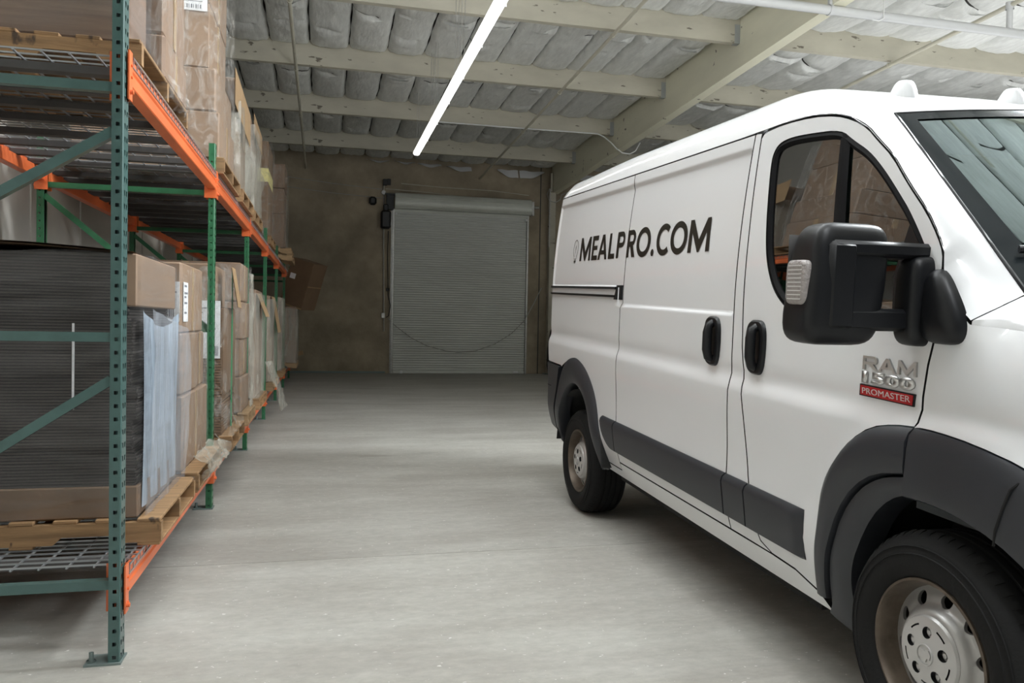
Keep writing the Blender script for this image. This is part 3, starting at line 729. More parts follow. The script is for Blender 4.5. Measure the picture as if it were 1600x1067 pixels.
def wrap(label, x0, x1, y0, y1, z0, z1, m='film', seed=0, amp=0.006, group=None, name='stretch_wrap', flare=0.0):
    # closed sleeve of film round a load: perimeter grid with wrinkles, gathered at the corners
    P = [(x1, y0), (x1, y1), (x0, y1), (x0, y0)]
    segs = [max(6, int(math.dist(P[i], P[(i + 1) % 4]) / 0.045)) for i in range(4)]
    nz_ = max(8, int((z1 - z0) / 0.045)); path = []
    for i in range(4):
        a, b = P[i], P[(i + 1) % 4]
        nx, ny = (b[1] - a[1]), -(b[0] - a[0]); l = math.hypot(nx, ny); nx /= l; ny /= l
        for k in range(segs[i]):
            f = k / segs[i]
            path.append((a[0] + (b[0] - a[0]) * f, a[1] + (b[1] - a[1]) * f, nx, ny, f))
    vs = []; n = len(path)
    for (x, y, nx, ny, f) in path:
        for j in range(nz_ + 1):
            v = j / nz_; z = z0 + (z1 - z0) * v
            q = Vector((x * 5 + seed, y * 5, z * 2.2)); w = mnoise.noise(q) * amp + mnoise.noise(Vector((x * 13, y * 13 + seed, z * 31 + x * 9))) * amp * 0.5
            w += flare * max(0, 1 - v * 5) * (0.6 + 0.4 * math.sin(y * 20))
            e = 0.004 + amp + w
            cz = z + (0.03 * mnoise.noise(Vector((x * 4, y * 4, seed))) if j in (0, nz_) else 0)
            vs.append((x + nx * e, y + ny * e, cz))
    fs = []
    for i in range(n):
        for j in range(nz_):
            a = i * (nz_ + 1) + j; b = ((i + 1) % n) * (nz_ + 1) + j
            fs.append((a, b, b + 1, a + 1))
    return tag(MB().add(vs, fs).build(name, M[m], None, 70), label, 'plastic wrap', group)

XB = -1.74
# ---- lower level
z = pallet('wooden pallet under the tall dark sheet stack at the camera end, lower level', -0.665, XB, 3.60, 4.52, DZL)
stk = thing('flattened_carton_stack', 'big dark stack of flattened corrugated sheets wrapped on the nearest lower pallet', 'stack', (-1.25, 4.08, z))
rs = random.Random(21); x1, zt0 = -0.775, z
local(MB().box(XB + 0.02, x1 + 0.012, 3.625, 4.49, z, z + 0.135, bev=0.006).build('base_tray', M['cartondark'], stk), stk)
mb = MB(); zz = z + 0.136; gi = 0; off = 0.0; rows = 0
while zz < 1.585:
    if rows % 11 == 0: off = [0.004, -0.012, 0.002, -0.022, -0.014, -0.030, -0.022, -0.04][min(7, rows // 11)]
    e = off + rs.uniform(-0.004, 0.004); th = 0.0128
    mb.box(XB + 0.03 + rs.uniform(-.004, .004), x1 + e, 3.628 + rs.uniform(0, 0.007), 4.485, zz, zz + th * 0.66, 0)
    mb.box(XB + 0.035, x1 + e - 0.006, 3.634, 4.48, zz + th * 0.66, zz + th, 1)
    zz += th; rows += 1
o = mb.build('corrugated_sheets', [M['sheet'], M['inner']], stk); o['kind'] = 'stuff'; local(o, stk)
zz += 0.001
def topsheet(u, v):
    x = XB + 0.02 + (x1 - 0.03 - XB) * u; y = 3.60 + 0.93 * v
    return (x, y, zz + 0.002 + 0.026 * math.exp(-((u - 0.45) / 0.40) ** 2) * (1 - 0.6 * v) + (0.0 if u < .8 else -0.03 * (u - .8)) )
mb = MB().grid(topsheet, 18, 8); tv = len(mb.v)
mb.grid(lambda u, v: tuple(Vector(topsheet(u, v)) + Vector((0, 0, 0.008))), 18, 8, 1)
local(mb.build('top_sheet', [M['cartondark'], M['cartondark']], stk, 60), stk)
local(MB().box(x1 - 0.05, x1 + 0.006, 3.61, 4.49, 1.375, zz, bev=0.006).build('corner_cap', M['cartonlight'], stk), stk)
local(MB().box(-1.02, -1.012, 3.619, 3.624, 0.94, 1.30).build('edge_strip', M['paper'], stk), stk)
local(MB().grid(lambda u, v: (x1 + 0.016 + 0.006 * math.sin(u * 23 + v * 3), 3.68 + 0.83 * u, z + 0.03 + v * (0.86 - 0.08 * math.sin(u * 3))), 30, 20).build('plastic_side_sheet', M['bluefilm'], stk, 60), stk)
wrap('grey hazy stretch film round the dark sheet stack on the lower level', XB, -0.765, 3.618, 4.50, z + 0.01, 1.60, 'filmgrey', 1, 0.004)
def drape(name, label, fn, nu, nv, m, cat='plastic wrap'):
    return tag(MB().grid(fn, nu, nv).build(name, M[m], None, 70), label, cat)
def flap_part(t, label, fn):
    o = MB().grid(fn, 4, 4).grid(lambda u, v: tuple(Vector(fn(u, v)) + Vector((-0.005, 0, 0))), 4, 4).build('carton_flap', M['kraft'], t); local(o, t); return o
def wr(u, v, s_, a=0.012): return a * mnoise.noise(Vector((u * 5 + s_, v * 3, s_))) + a * 0.6 * mnoise.noise(Vector((u * 15, v * 9 + s_, s_)))
drape('loose_film_sheet', 'loose bluish film hanging down the aisle side of the dark sheet stack', lambda u, v: (-0.735 + 0.03 * math.sin(v * 2.2) + wr(u, v, 3.1), 3.64 + 0.98 * u - 0.10 * u * (v > .6) * (v - .6), z - 0.03 + 0.92 * v - 0.10 * u * v), 40, 40, 'filmblue')

z = pallet('wooden pallet under the labelled carton column behind the dark sheet stack', -0.665, XB, 4.64, 5.60, DZL)
carton('large bottom carton of the labelled column between the first two uprights', XB + .05, -0.755, 4.66, 5.58, z, 0.90, 'cartonlight')
carton('middle carton of the labelled column between the first two uprights, lower level', XB + .05, -0.765, 4.66, 5.20, 0.902, 1.245, 'cartonlight')
carton('middle carton touching the second upright, lower level', XB + .05, -0.775, 5.205, 5.58, 0.902, 1.245, 'carton')
carton('top carton with a white address label on its corner, beside the dark sheet stack', XB + .05, -0.765, 4.66, 5.40, 1.247, 1.635, 'cartonlight', lab=[('y', -0.92, -0.775, 1.31, 1.53), ('x', 4.68, 4.82, 1.31, 1.53)])
wrap('wrinkled clear film round the labelled carton column, lower level', XB + .03, -0.752, 4.65, 5.595, z - 0.06, 1.60, 'film', 4, 0.007)
drape('crumpled_film', 'bunch of crumpled clear film along the pallet edge at the second upright', lambda u, v: (-0.66 + 0.05 * math.sin(v * 4) + wr(u, v, 7.7, 0.04), 4.70 + 0.95 * u, DZL + 0.05 + 0.14 * v + wr(u, v, 2.2, 0.03)), 40, 8, 'filmthick')

z = pallet('wooden pallet under the green-strapped load just past the second upright', -0.64, XB, 6.05, 6.98, DZL, 'wood')
s3 = thing('flattened_carton_stack', 'narrow dark stack of flattened sheets with a green strap past the second upright', 'stack', (-1.25, 6.55, z))
mb = MB(); zz = z; rows = 0
while zz < 1.40:
    e = rs.uniform(-0.004, 0.004); mb.box(XB + 0.03, -0.725 + e, 6.10, 6.95, zz, zz + 0.016, 0); mb.box(XB + .035, -0.731 + e, 6.106, 6.94, zz + 0.016, zz + 0.02, 1); zz += 0.02
o = mb.build('corrugated_sheets', [M['cartondark'], M['inner']], s3); o['kind'] = 'stuff'; local(o, s3)
local(MB().box(-0.735, -0.716, 6.11, 6.9, z + .3, 1.40).build('cover_board', M['cartondark'], s3), s3)
local(MB().box(-0.716, -0.709, 6.62, 6.66, z, 1.72).box(-1.2, -1.16, 6.098, 6.104, z, 1.72).build('strap', M['strap'], s3), s3)
p = MB().box(-0.93, -0.735, 6.088, 6.094, 1.04, 1.46).build('label', M['paper'], s3); local(p, s3)
mb = MB()
for f in (0.92, 0.86, 0.78, 0.72, 0.62, 0.55, 0.50, 0.30, 0.24): mb.box(-0.92, -0.92 + 0.16 * (0.5 + 0.5 * math.sin(f * 40)), 6.0865, 6.0879, 1.04 + .42 * f, 1.04 + .42 * (f + .025))
for i in range(8): mb.box(-0.80 + i * 0.007, -0.797 + i * 0.007, 6.0865, 6.0879, 1.06, 1.13)
mb.build('printing', M['print'], p)
t = carton('plain brown carton on top of the strapped dark stack behind the second upright', XB + .05, -0.80, 6.105, 6.93, 1.405, 1.73, 'cartonlight', tape=False)
flap_part(t, 'brown carton flap sticking out over the green strap', lambda u, v: (-0.695 + 0.05 * (1 - v), 6.42 + 0.26 * u, 1.42 + 0.31 * v))
wrap('clear film flaring out at the foot of the green-strapped stack', XB + .02, -0.70, 6.08, 6.97, z, 1.70, 'film', 9, 0.008, flare=0.07)

z = pallet('wooden pallet under the four-carton column before the third upright', -0.655, XB, 7.48, 8.25, DZL, 'woodpale')
for i, (za, zb) in enumerate(((z, 0.80), (0.802, 1.145), (1.147, 1.49), (1.492, 1.845))):
    carton(['bottom', 'second', 'third', 'top'][i] + ' carton of the four-carton column before the third upright, lower level', XB + .05, -0.725 - 0.01 * (i % 2), 7.55, 8.22, za, zb, 'cartonlight', seam=False)
wrap('clear film round the four-carton column before the third upright', XB + .03, -0.712, 7.54, 8.24, z, 1.83, 'film', 12, 0.008)
drape('loose_film_sheet', 'grey crumpled film hanging beside the four-carton column', lambda u, v: (-0.69 + wr(u, v, 9.3, 0.03), 8.05 + 0.25 * u, z + 1.3 * v), 14, 40, 'filmthick')

z = pallet('wooden pallet just past the third upright, under a film-draped load', -0.655, XB, 8.80, 9.9, DZL)
t = carton('tall film-draped carton just past the third upright with an open flap', XB + .05, -0.725, 8.95, 9.85, z, 1.66, 'carton', tape=False)
flap_part(t, 'light brown open flap on the carton past the third upright', lambda u, v: (-0.715 + 0.10 * (1 - v) , 9.0 + 0.62 * u, 1.36 + 0.26 * v))
wrap('cloudy film round the load just past the third upright', XB + .03, -0.70, 8.93, 9.88, z, 1.62, 'filmthick', 15, 0.014)
z = pallet('wooden pallet just past the fourth upright, under cloudy film', -0.655, XB, 11.1, 12.3, DZL, 'woodpale')
t = carton('film-wrapped carton with two upright flaps past the fourth upright', XB + .05, -0.725, 11.25, 12.2, z, 1.66, 'cartonlight', tape=False)
flap_part(t, 'brown flap folded out toward the aisle past the fourth upright', lambda u, v: (-0.70 + 0.09 * (1 - v), 11.3 + 0.75 * u, 1.15 + 0.50 * v))
wrap('cloudy crumpled film past the fourth upright, lower level', XB + .03, -0.70, 11.2, 12.25, z, 1.60, 'filmthick', 18, 0.02)
drape('loose_film_tail', 'long twisted tail of clear film hanging off the far lower beam to the floor', lambda u, v: (-0.70 + 0.17 * (1 - v) + (u - .5) * 0.05 + wr(u, v, 4.4, 0.04), 10.9 + 0.8 * u * (1 - 0.7 * v) + 0.1 * math.sin(v * 5), 0.10 + 0.68 * v), 14, 26, 'filmthick')
z = pallet('wooden pallet before the fifth upright bay end, lower level', -0.655, XB, 13.75, 14.7, DZL)
carton('plain carton in cloudy film past the fifth upright', XB + .05, -0.725, 13.8, 14.7, z, 1.72, 'carton', tape=False)
wrap('cloudy film round the plain carton past the fifth upright', XB + .03, -0.70, 13.75, 14.72, z, 1.70, 'filmthick', 21, 0.02)
z = pallet('wooden pallet in the farthest rack bay, lower level', -0.52, XB, 16.4, 17.5, DZL, 'woodpale')
carton('farthest wrapped carton on the lower level', XB + .05, -0.55, 16.4, 17.45, z, 1.60, 'carton', tape=False)
wrap('cloudy film round the farthest lower carton', XB + .03, -0.535, 16.38, 17.47, z, 1.57, 'filmthick', 23, 0.012)
tag(MB().box(-0.95, -0.55, 18.25, 18.35, DZL, DZL + 0.10, bev=.004).build('timber_block', M['wood']), 'short timber block on the rack end near the back wall', 'timber')
tag(MB().bar((-0.98, 18.42, DZL + 0.105), (-0.45, 18.36, DZL + 0.24), 0.09, 0.09).build('timber_block', M['kraft']), 'pale timber offcut tilted on the rack end near the back wall', 'timber')
tag(MB().lathe([(0.0, 0), (0.08, 0), (0.085, 0.10), (0.0, 0.13)], 'z', 12, (-0.76, 18.22, DZL + 0.10)).build('blue_plastic_cap', M['bluethin'], None, 40), 'small blue plastic cap lying on the timber block', 'cap')
# tilted big carton leaning out over the aisle from the last load
t = thing('leaning_carton', 'big dark carton tilted out over the aisle on the farthest lower load', 'box', (-0.56, 16.95, 1.612))
MB().box(-0.24, 0.27, -0.30, 0.30, 0, 0.98, bev=0.008).build('carton', M['cartondark'], t)
MB().box(-0.17, -0.05, -0.306, -0.301, 0.56, 0.67).build('label', M['paper'], t)
MB().box(-0.24, 0.27, -0.302, -0.30, 0.0, 0.03).build('flap_seam', M['kraft'], t)
MB().box(0.270, 0.274, -0.29, 0.29, 0.48, 0.50).build('flap_seam', M['kraft'], t)
t.rotation_euler = (0.0, math.radians(17), math.radians(-26))

# ---- upper level
z = pallet('wooden pallet at the camera end of the upper rack level', -0.735, XB, 3.50, 4.62, DZU)
carton('big film-wrapped carton at the camera end of the upper level', XB + .02, -0.815, 3.56, 3.97, z, 3.72, 'cartonmid', tape=False, seam=False)
wrap('streaky film round the big carton at the camera end of the upper level', XB, -0.80, 3.545, 3.985, z - 0.02, 3.70, 'filmgrey', 31, 0.008)
carton('lower carton of the narrow column beside the big wrapped carton, upper level', XB + .05, -0.745, 4.02, 4.60, z, 2.665, 'carton', seam=False)
carton('upper carton of the narrow column beside the big wrapped carton, upper level', XB + .05, -0.752, 4.02, 4.60, 2.667, 3.25, 'carton', seam=False)
wrap('shiny film round the narrow carton column on the upper level', XB + .03, -0.738, 4.01, 4.62, z - .06, 3.22, 'film', 33, 0.007)
drape('crumpled_film', 'crumpled film bunched along the nearest upper pallet edge', lambda u, v: (-0.725 + 0.03 * math.sin(v * 4) + wr(u, v, 5.7, 0.03), 3.95 + 0.70 * u, DZU + 0.02 + 0.13 * v + wr(u, v, 8.2, 0.02)), 34, 6, 'film')
z = pallet('wooden pallet past the second upright on the upper level', -0.69, XB, 5.86, 6.95, DZU)
carton('bottom carton of the big labelled column past the second upright, upper level', XB + .05, -0.735, 5.92, 6.85, z, 2.785, 'cartonlight', seam=False)
carton('middle carton of the big labelled column past the second upright, upper level', XB + .05, -0.762, 5.92, 6.85, 2.787, 3.085, 'cartonlight', seam=False)
carton('third carton of the big labelled column past the second upright, upper level', XB + .05, -0.805, 5.92, 6.85, 3.087, 3.54, 'cartonlight', seam=False, lab=[('y', -1.03, -0.82, 3.475, 3.60)])
carton('topmost carton of the big labelled column, cut off by the top of the view', XB + .05, -0.80, 5.92, 6.85, 3.542, 3.95, 'cartonlight', seam=False)
wrap('loose shiny film round the big labelled column on the upper level', XB + .03, -0.748, 5.915, 6.90, z, 3.9, 'film', 35, 0.011)
z = pallet('wooden pallet before the third upright on the upper level', -0.69, XB, 7.20, 8.25, DZU)
t = carton('film-draped carton before the third upright, upper level', XB + .05, -0.765, 7.25, 8.15, z, 3.42, 'cartonlight', tape=False)
flap_part(t, 'tall brown carton flap standing above the draped load before the third upright', lambda u, v: (-0.75 + 0.05 * u, 7.05 + 0.85 * u, 3.10 + 0.30 * v - 0.14 * u + 0.05 * (1 - u)))
wrap('milky film draped round the load before the third upright, upper level', XB + .03, -0.745, 7.22, 8.2, z, 3.22, 'filmthick', 38, 0.016)
z = pallet('wooden pallet past the third upright on the upper level', -0.70, XB, 8.55, 9.55, DZU)
t = carton('film-draped carton past the third upright, upper level', XB + .05, -0.76, 8.6, 9.5, z, 3.42, 'cartonlight', tape=False)
flap_part(t, 'small brown carton flap above the draped load past the third upright', lambda u, v: (-0.74 + 0.03 * u, 8.75 + 0.7 * u, 3.30 + 0.20 * v - 0.1 * u))
wrap('milky film draped round the load past the third upright, upper level', XB + .03, -0.735, 8.57, 9.53, z, 3.34, 'filmthick', 40, 0.018)
def bag(u, v):
    a = u * 2 * pi; h = v; r = 0.20 + 0.24 * math.sin(pi * min(1, h * 0.9 + 0.08)) ** 1.2
    w = 1 + 0.22 * mnoise.noise(Vector((math.cos(a) * 2, math.sin(a) * 2, h * 4)))
    return (-0.80 + 0.30 * r * w * math.cos(a), 8.95 + r * 1.5 * w * math.sin(a), DZU + 0.13 + h * 0.62)
tag(MB().grid(bag, 30, 16, closeu=True).build('film_bag', M['filmthick'], None, 70), 'bulging bag of crumpled clear film hanging low on the upper rack level', 'plastic wrap')
z = pallet('wooden pallet past the fourth upright on the upper level', -0.70, XB, 11.05, 12.1, DZU)
t = carton('tall dark carton with a pale yellow band past the fourth upright, upper level', XB + .05, -0.755, 11.1, 12.05, z, 3.72, 'cartondark', tape=False)
MB().box(-0.4685, 0.4715, -0.4785, 0.478, 0.72, 0.90).build('yellow_band', M['yellow'], t)
wrap('clear film round the yellow-banded dark carton, upper level', XB + .03, -0.74, 11.08, 12.08, z, 3.73, 'film', 44, 0.012)
z = pallet('lower pallet of the two stacked in the farthest upper bay', -0.54, XB, 14.1, 15.2, DZU, 'woodpale')
z = pallet('upper pallet of the two stacked in the farthest upper bay', -0.56, XB, 14.15, 15.2, z + .002, 'woodpale')
carton('lower carton of the farthest upper column, above the stacked pallets', XB + .05, -0.70, 14.25, 15.1, z, 3.16, 'carton', tape=False, seam=False)
carton('middle carton of the farthest upper column', XB + .05, -0.70, 14.25, 15.1, 3.162, 3.60, 'carton', tape=False, seam=False)
carton('top carton of the farthest upper column, standing slightly proud', XB + .05, -0.685, 14.23, 15.1, 3.602, 4.02, 'carton', tape=False, seam=False)
wrap('clear film round the farthest upper carton column', XB + .03, -0.665, 14.21, 15.13, z, 3.98, 'film', 47, 0.012)
# ------------------------------------------------------------------ van
# frame of the body: x forward along the flank, y inward from the near flank, z up; it sits nose down on its springs
Vu = Vector((0.00806, -0.99883, -0.04769)).normalized()
Vy = Vector((1, 0, 0)); Vy = (Vy - Vu * Vy.dot(Vu)).normalized()
Vz = Vu.cross(Vy).normalized()
if Vz.z < 0: Vz = -Vz
VC = Vector((1.765, 5.355, 0.355))
BASE = Vector((1.70, 1.02, -0.36))
MV = Matrix(((Vu.x, Vy.x, Vz.x, VC.x), (Vu.y, Vy.y, Vz.y, VC.y), (Vu.z, Vy.z, Vz.z, VC.z), (0, 0, 0, 1)))
van = thing('van', 'white cargo van with black web address lettering parked along the right side', 'van')
van.matrix_world = MV @ Matrix.Translation(BASE)
def vb(mb, name, m, parent=None, smooth=0):
    o = mb.build(name, m, parent or van, smooth)
    if parent is None: o.location = -BASE
    return o
WID = 2.04
def sm(a, b, x):
    t = min(1, max(0, (x - a) / (b - a))); return t * t * (3 - 2 * t)
def W(s, z):
    w = 0.0
    if z > 1.18: w -= 0.066 * ((z - 1.18) / 0.76) ** 1.75
    if z < 0.34: w -= 0.042 * ((0.34 - z) / 0.19) ** 1.6
    # shoulder crease: the lower body steps out below it and fades back in
    cr = sm(0.872, 0.800, z) * (1 - sm(0.80, 0.45, z))
    w += 0.017 * cr * (1 - sm(2.95, 3.35, s)) - 0.004 * math.exp(-((z - 0.885) / 0.03) ** 2)
    # sunk upper panel of the load bay side
    rec = sm(1.128, 1.150, z) * (1 - sm(1.855, 1.880, z)) * sm(-0.74, -0.71, s) * (1 - sm(2.075, 2.102, s))
    rec2 = 1.0 if s > 0.69 else sm(1.245, 1.262, z)
    w -= 0.017 * rec * rec2
    if s < -0.70:
        t = min(1.0, (-0.70 - s) / 0.115); w -= 0.10 * (1 - math.sqrt(max(0, 1 - t * t)))
    if s > 3.45: w -= 0.20 * ((s - 3.45) / 0.75) ** 2
    if s > 3.36 and z > 0.98: w -= 0.055 * ((z - 0.98) / 0.19) ** 2 * sm(3.36, 3.52, s)
    # flare swell of the metal above the front arch
    d = math.hypot(s - 3.38, z - 0.16)
    w += 0.018 * math.exp(-((d - 0.66) / 0.05) ** 2) * sm(0.2, 0.5, z) * sm(2.7, 2.9, s)
    return w
def SP(s, z, off=0.0): return (s, -(W(s, z) + off), z)
def SN(s, z):
    e = 0.004
    dws = (W(s + e, z) - W(s - e, z)) / (2 * e); dwz = (W(s, z + e) - W(s, z - e)) / (2 * e)
    return Vector((-dws, -1, -dwz)).normalized()
def inpoly(p, poly):
    x, y = p; c = False; n = len(poly); j = n - 1
    for i in range(n):
        xi, yi = poly[i]; xj, yj = poly[j]
        if (yi > y) != (yj > y) and x < (xj - xi) * (y - yi) / (yj - yi) + xi: c = not c
        j = i
    return c
def segd(p, a, b):
    ax, ay = a; bx, by = b; dx, dy = bx - ax, by - ay; l = dx * dx + dy * dy
    t = 0 if l == 0 else max(0, min(1, ((p[0] - ax) * dx + (p[1] - ay) * dy) / l))
    return math.hypot(p[0] - ax - t * dx, p[1] - ay - t * dy)
def area2(p): return sum(p[i][0] * p[(i + 1) % len(p)][1] - p[(i + 1) % len(p)][0] * p[i][1] for i in range(len(p))) / 2
def inset(poly, d):
    if area2(poly) < 0: poly = poly[::-1]
    n = len(poly); out = []
    for i in range(n):
        a, b, c = poly[i - 1], poly[i], poly[(i + 1) % n]
        e1 = Vector((b[0] - a[0], b[1] - a[1])); e2 = Vector((c[0] - b[0], c[1] - b[1]))
        if e1.length < 1e-9 or e2.length < 1e-9: out.append(b); continue
        n1 = Vector((-e1.y, e1.x)).normalized(); n2 = Vector((-e2.y, e2.x)).normalized()
        m = n1 + n2
        if m.length < .3: out.append((b[0] + n1.x * d, b[1] + n1.y * d)); continue
        m.normalize(); k = d / max(0.4, m.dot(n1)); out.append((b[0] + m.x * k, b[1] + m.y * k))
    return out
def dens(poly, step):
    out = []; n = len(poly)
    for i in range(n):
        a, b = poly[i], poly[(i + 1) % n]; k = max(1, int(math.dist(a, b) / step))
        for j in range(k): out.append((a[0] + (b[0] - a[0]) * j / k, a[1] + (b[1] - a[1]) * j / k))
    return out
def chaikin(pts, it=2, closed=False):
    for _ in range(it):
        q = []; n = len(pts)
        if not closed: q.append(pts[0])
        for i in range(n if closed else n - 1):
            a, b = pts[i], pts[(i + 1) % n]
            q.append((a[0] * .75 + b[0] * .25, a[1] * .75 + b[1] * .25)); q.append((a[0] * .25 + b[0] * .75, a[1] * .25 + b[1] * .75))
        if not closed: q.append(pts[-1])
        pts = q
    return pts
ZG = sorted(set([round(x, 4) for x in list(np.arange(0.06, 2.0, 0.05)) + list(np.arange(0.78, 0.92, 0.011)) + list(np.arange(1.12, 1.165, 0.007)) + list(np.arange(1.24, 1.27, 0.006)) + list(np.arange(1.85, 1.89, 0.006))]))
SG = sorted(set([round(x, 4) for x in list(np.arange(-0.85, 4.3, 0.055)) + list(np.arange(-0.815, -0.69, 0.012)) + list(np.arange(2.07, 2.106, 0.007))]))
def panel(name, poly, m, holes=(), gap=0.0042, off=0.0, flange=0.016, parent=None, fn=SP, step=0.03, both=True, custom=True):
    P = dens(inset(poly, gap) if gap else (poly if area2(poly) > 0 else poly[::-1]), step)
    loops = [P] + [dens(h, step) for h in holes]
    pts = []; ed = []
    for lp in loops:
        b = len(pts); pts += lp; ed += [(b + i, b + (i + 1) % len(lp)) for i in range(len(lp))]
    nb = len(pts)
    xs = [p[0] for p in P]; zs = [p[1] for p in P]
    bsegs = [(lp[i], lp[(i + 1) % len(lp)]) for lp in loops for i in range(len(lp))]
    for s_ in SG:
        if not (min(xs) < s_ < max(xs)): continue
        for z in ZG:
            if not (min(zs) < z < max(zs)): continue
            p = (s_, z)
            if not inpoly(p, P) or any(inpoly(p, h) for h in loops[1:]): continue
            if min(segd(p, a, b) for a, b in bsegs if abs(a[0] - s_) < .08 and abs(a[1] - z) < .08) < 0.005 if any(abs(a[0] - s_) < .08 and abs(a[1] - z) < .08 for a, b in bsegs) else False: continue
            pts.append(p)
    v2, e2, f2_, *_ = delaunay_2d_cdt([Vector(p) for p in pts], ed, [], 0, 1e-6)
    fs = []
    for f in f2_:
        c = (sum(v2[i][0] for i in f) / len(f), sum(v2[i][1] for i in f) / len(f))
        if inpoly(c, loops[0]) and not any(inpoly(c, h) for h in loops[1:]): fs.append(tuple(f))
    nface = len(fs); vs = [fn(v[0], v[1], off) for v in v2]; nr = [SN(v[0], v[1]) for v in v2]
    # returned edges
    for li, lp in enumerate(loops):
        b = len(vs); n = len(lp); sg = 1 if area2(lp) > 0 else -1
        for i in range(n):
            a = lp[i - 1]; c = lp[(i + 1) % n]; t = Vector((c[0] - a[0], c[1] - a[1])); 
            nn = Vector((t.y, 0, -t.x)); nn = nn.normalized() if nn.length > 0 else Vector((0, -1, 0))
            if li: nn = nn if sg > 0 else nn; nn = -nn if sg > 0 else nn
            vs += [fn(*lp[i], off), fn(*lp[i], off - flange)]; nr += [nn, nn]
        for i in range(n):
            j = (i + 1) % n; fs.append((b + 2 * i, b + 2 * j, b + 2 * j + 1, b + 2 * i + 1))
    me = bpy.data.meshes.new(name); me.from_pydata(vs, [], fs); me.materials.append(m); me.materials.append(M['inner'])
    me.polygons.foreach_set('material_index', [0] * nface + [1 if off <= 0 and gap > 0 else 0] * (len(fs) - nface)); me.update()
    bm = bmesh.new(); bm.from_mesh(me)
    for f in bm.faces:
        a = sum((nr[v.index] for v in f.verts), Vector())
        if f.normal.dot(a) < 0: f.normal_flip()
    bm.to_mesh(me); bm.free()
    me.shade_smooth()
    if custom: me.normals_split_custom_set_from_vertices([tuple(n) for n in nr])
    o = link(name, me, parent or van)
    if parent is None: o.location = -BASE
    if both and parent is None:
        o2 = link(name, me, van); o2.scale = (1, -1, 1); o2.location = (-BASE.x, WID - BASE.y, -BASE.z)
    return o

ROOFZ = 1.936
slide_rear = [(0.742, ROOFZ), (0.738, 1.28), (0.736, 0.87), (0.744, 0.79), (0.740, 0.42), (0.735, 0.158)]
slide_front = [(2.105, ROOFZ), (2.105, 0.875), (2.112, 0.80), (2.105, 0.42), (2.105, 0.158)]
door_rear = [(2.160, 1.906), (2.176, 1.50), (2.182, 1.17), (2.190, 1.0), (2.215, 0.86), (2.250, 0.70), (2.290, 0.45), (2.325, 0.30), (2.365, 0.19), (2.44, 0.158)]
rear_arch = chaikin([(0.465, 0.108), (0.46, 0.28), (0.36, 0.53), (0.21, 0.67), (0.03, 0.735), (-0.11, 0.735), (-0.29, 0.68), (-0.38, 0.64)], 2)
front_arch = chaikin([(2.745, 0.110), (2.78, 0.31), (2.80, 0.44), (2.83, 0.56), (2.90, 0.67), (2.97, 0.74), (3.06, 0.80), (3.16, 0.825), (3.25, 0.833)], 1)
front_arch2 = chaikin([(3.25, 0.833), (3.34, 0.835), (3.48, 0.825), (3.63, 0.795), (3.76, 0.74), (3.90, 0.64)], 1)
door_top = chaikin([(2.160, 1.906), (2.18, 1.930), (2.32, 1.940), (2.52, 1.930), (2.67, 1.905), (2.78, 1.868), (2.87, 1.820), (2.93, 1.770), (3.02, 1.700), (3.11, 1.600), (3.21, 1.500), (3.27, 1.420), (3.297, 1.370), (3.30, 1.33)], 1)
door_front = [(3.30, 1.33), (3.295, 1.20), (3.288, 1.10), (3.272, 1.03), (3.260, 0.93), (3.256, 0.85), (3.25, 0.833)]
win_out = chaikin([(2.80, 1.790), (2.72, 1.842), (2.54, 1.862), (2.40, 1.872), (2.31, 1.862), (2.275, 1.82), (2.275, 1.76), (2.29, 1.64), (2.305, 1.52), (2.325, 1.41), (2.355, 1.33), (2.41, 1.245), (2.49, 1.185), (2.57, 1.155), (2.66, 1.140), (2.95, 1.150), (3.18, 1.175), (3.245, 1.21), (3.262, 1.28), (3.255, 1.345), (3.15, 1.495), (3.07, 1.580), (2.99, 1.660), (2.90, 1.735)], 2, True)

panel('quarter_panel', [(-0.805, ROOFZ)] + slide_rear[:-1] + [(0.735, 0.108)] + rear_arch + [(-0.40, 0.650), (-0.815, 0.655)], M['white'])
panel('sliding_door', slide_rear[::-1] + slide_front, M['white'])
panel('centre_pillar', slide_front[::-1] + [(2.16, ROOFZ - .004)] + door_rear + [(2.20, 0.158)], M['white'])
fdoor = panel('front_door', door_rear[::-1] + door_top[1:-1] + door_front[:-1] + front_arch[::-1] + [(2.6, 0.150)], M['white'], holes=[win_out])
panel('sill', [(0.467, 0.052), (0.46, 0.105), (0.73, 0.105), (0.735, 0.154), (2.44, 0.154), (2.60, 0.146), (2.74, 0.106), (2.80, 0.052)], M['white'], gap=0.0015)
fender_poly = [(3.25, 0.833)] + door_front[::-1][1:-1] + [(3.345, 1.235), (3.41, 1.165), (3.55, 1.155), (3.75, 1.10), (3.92, 1.045), (4.04, 0.995), (4.06, 0.72), (3.95, 0.66)] + front_arch2[::-1]
panel('front_fender', fender_poly, M['white'])
# dark inner shell behind every panel gap
panel('inner_shell', [(-0.70, 0.10), (-0.70, 1.90), (2.2, 1.92), (2.75, 1.86), (3.24, 1.44), (3.26, 0.86), (2.70, 0.75), (2.70, 0.10), (0.55, 0.10), (0.52, 0.4), (0.36, 0.62), (0.0, 0.78), (-0.35, 0.70), (-0.55, 0.4)], M['inner'], holes=[inset(win_out, -0.012)], gap=0, off=-0.035, flange=0.004, step=0.08, custom=False)

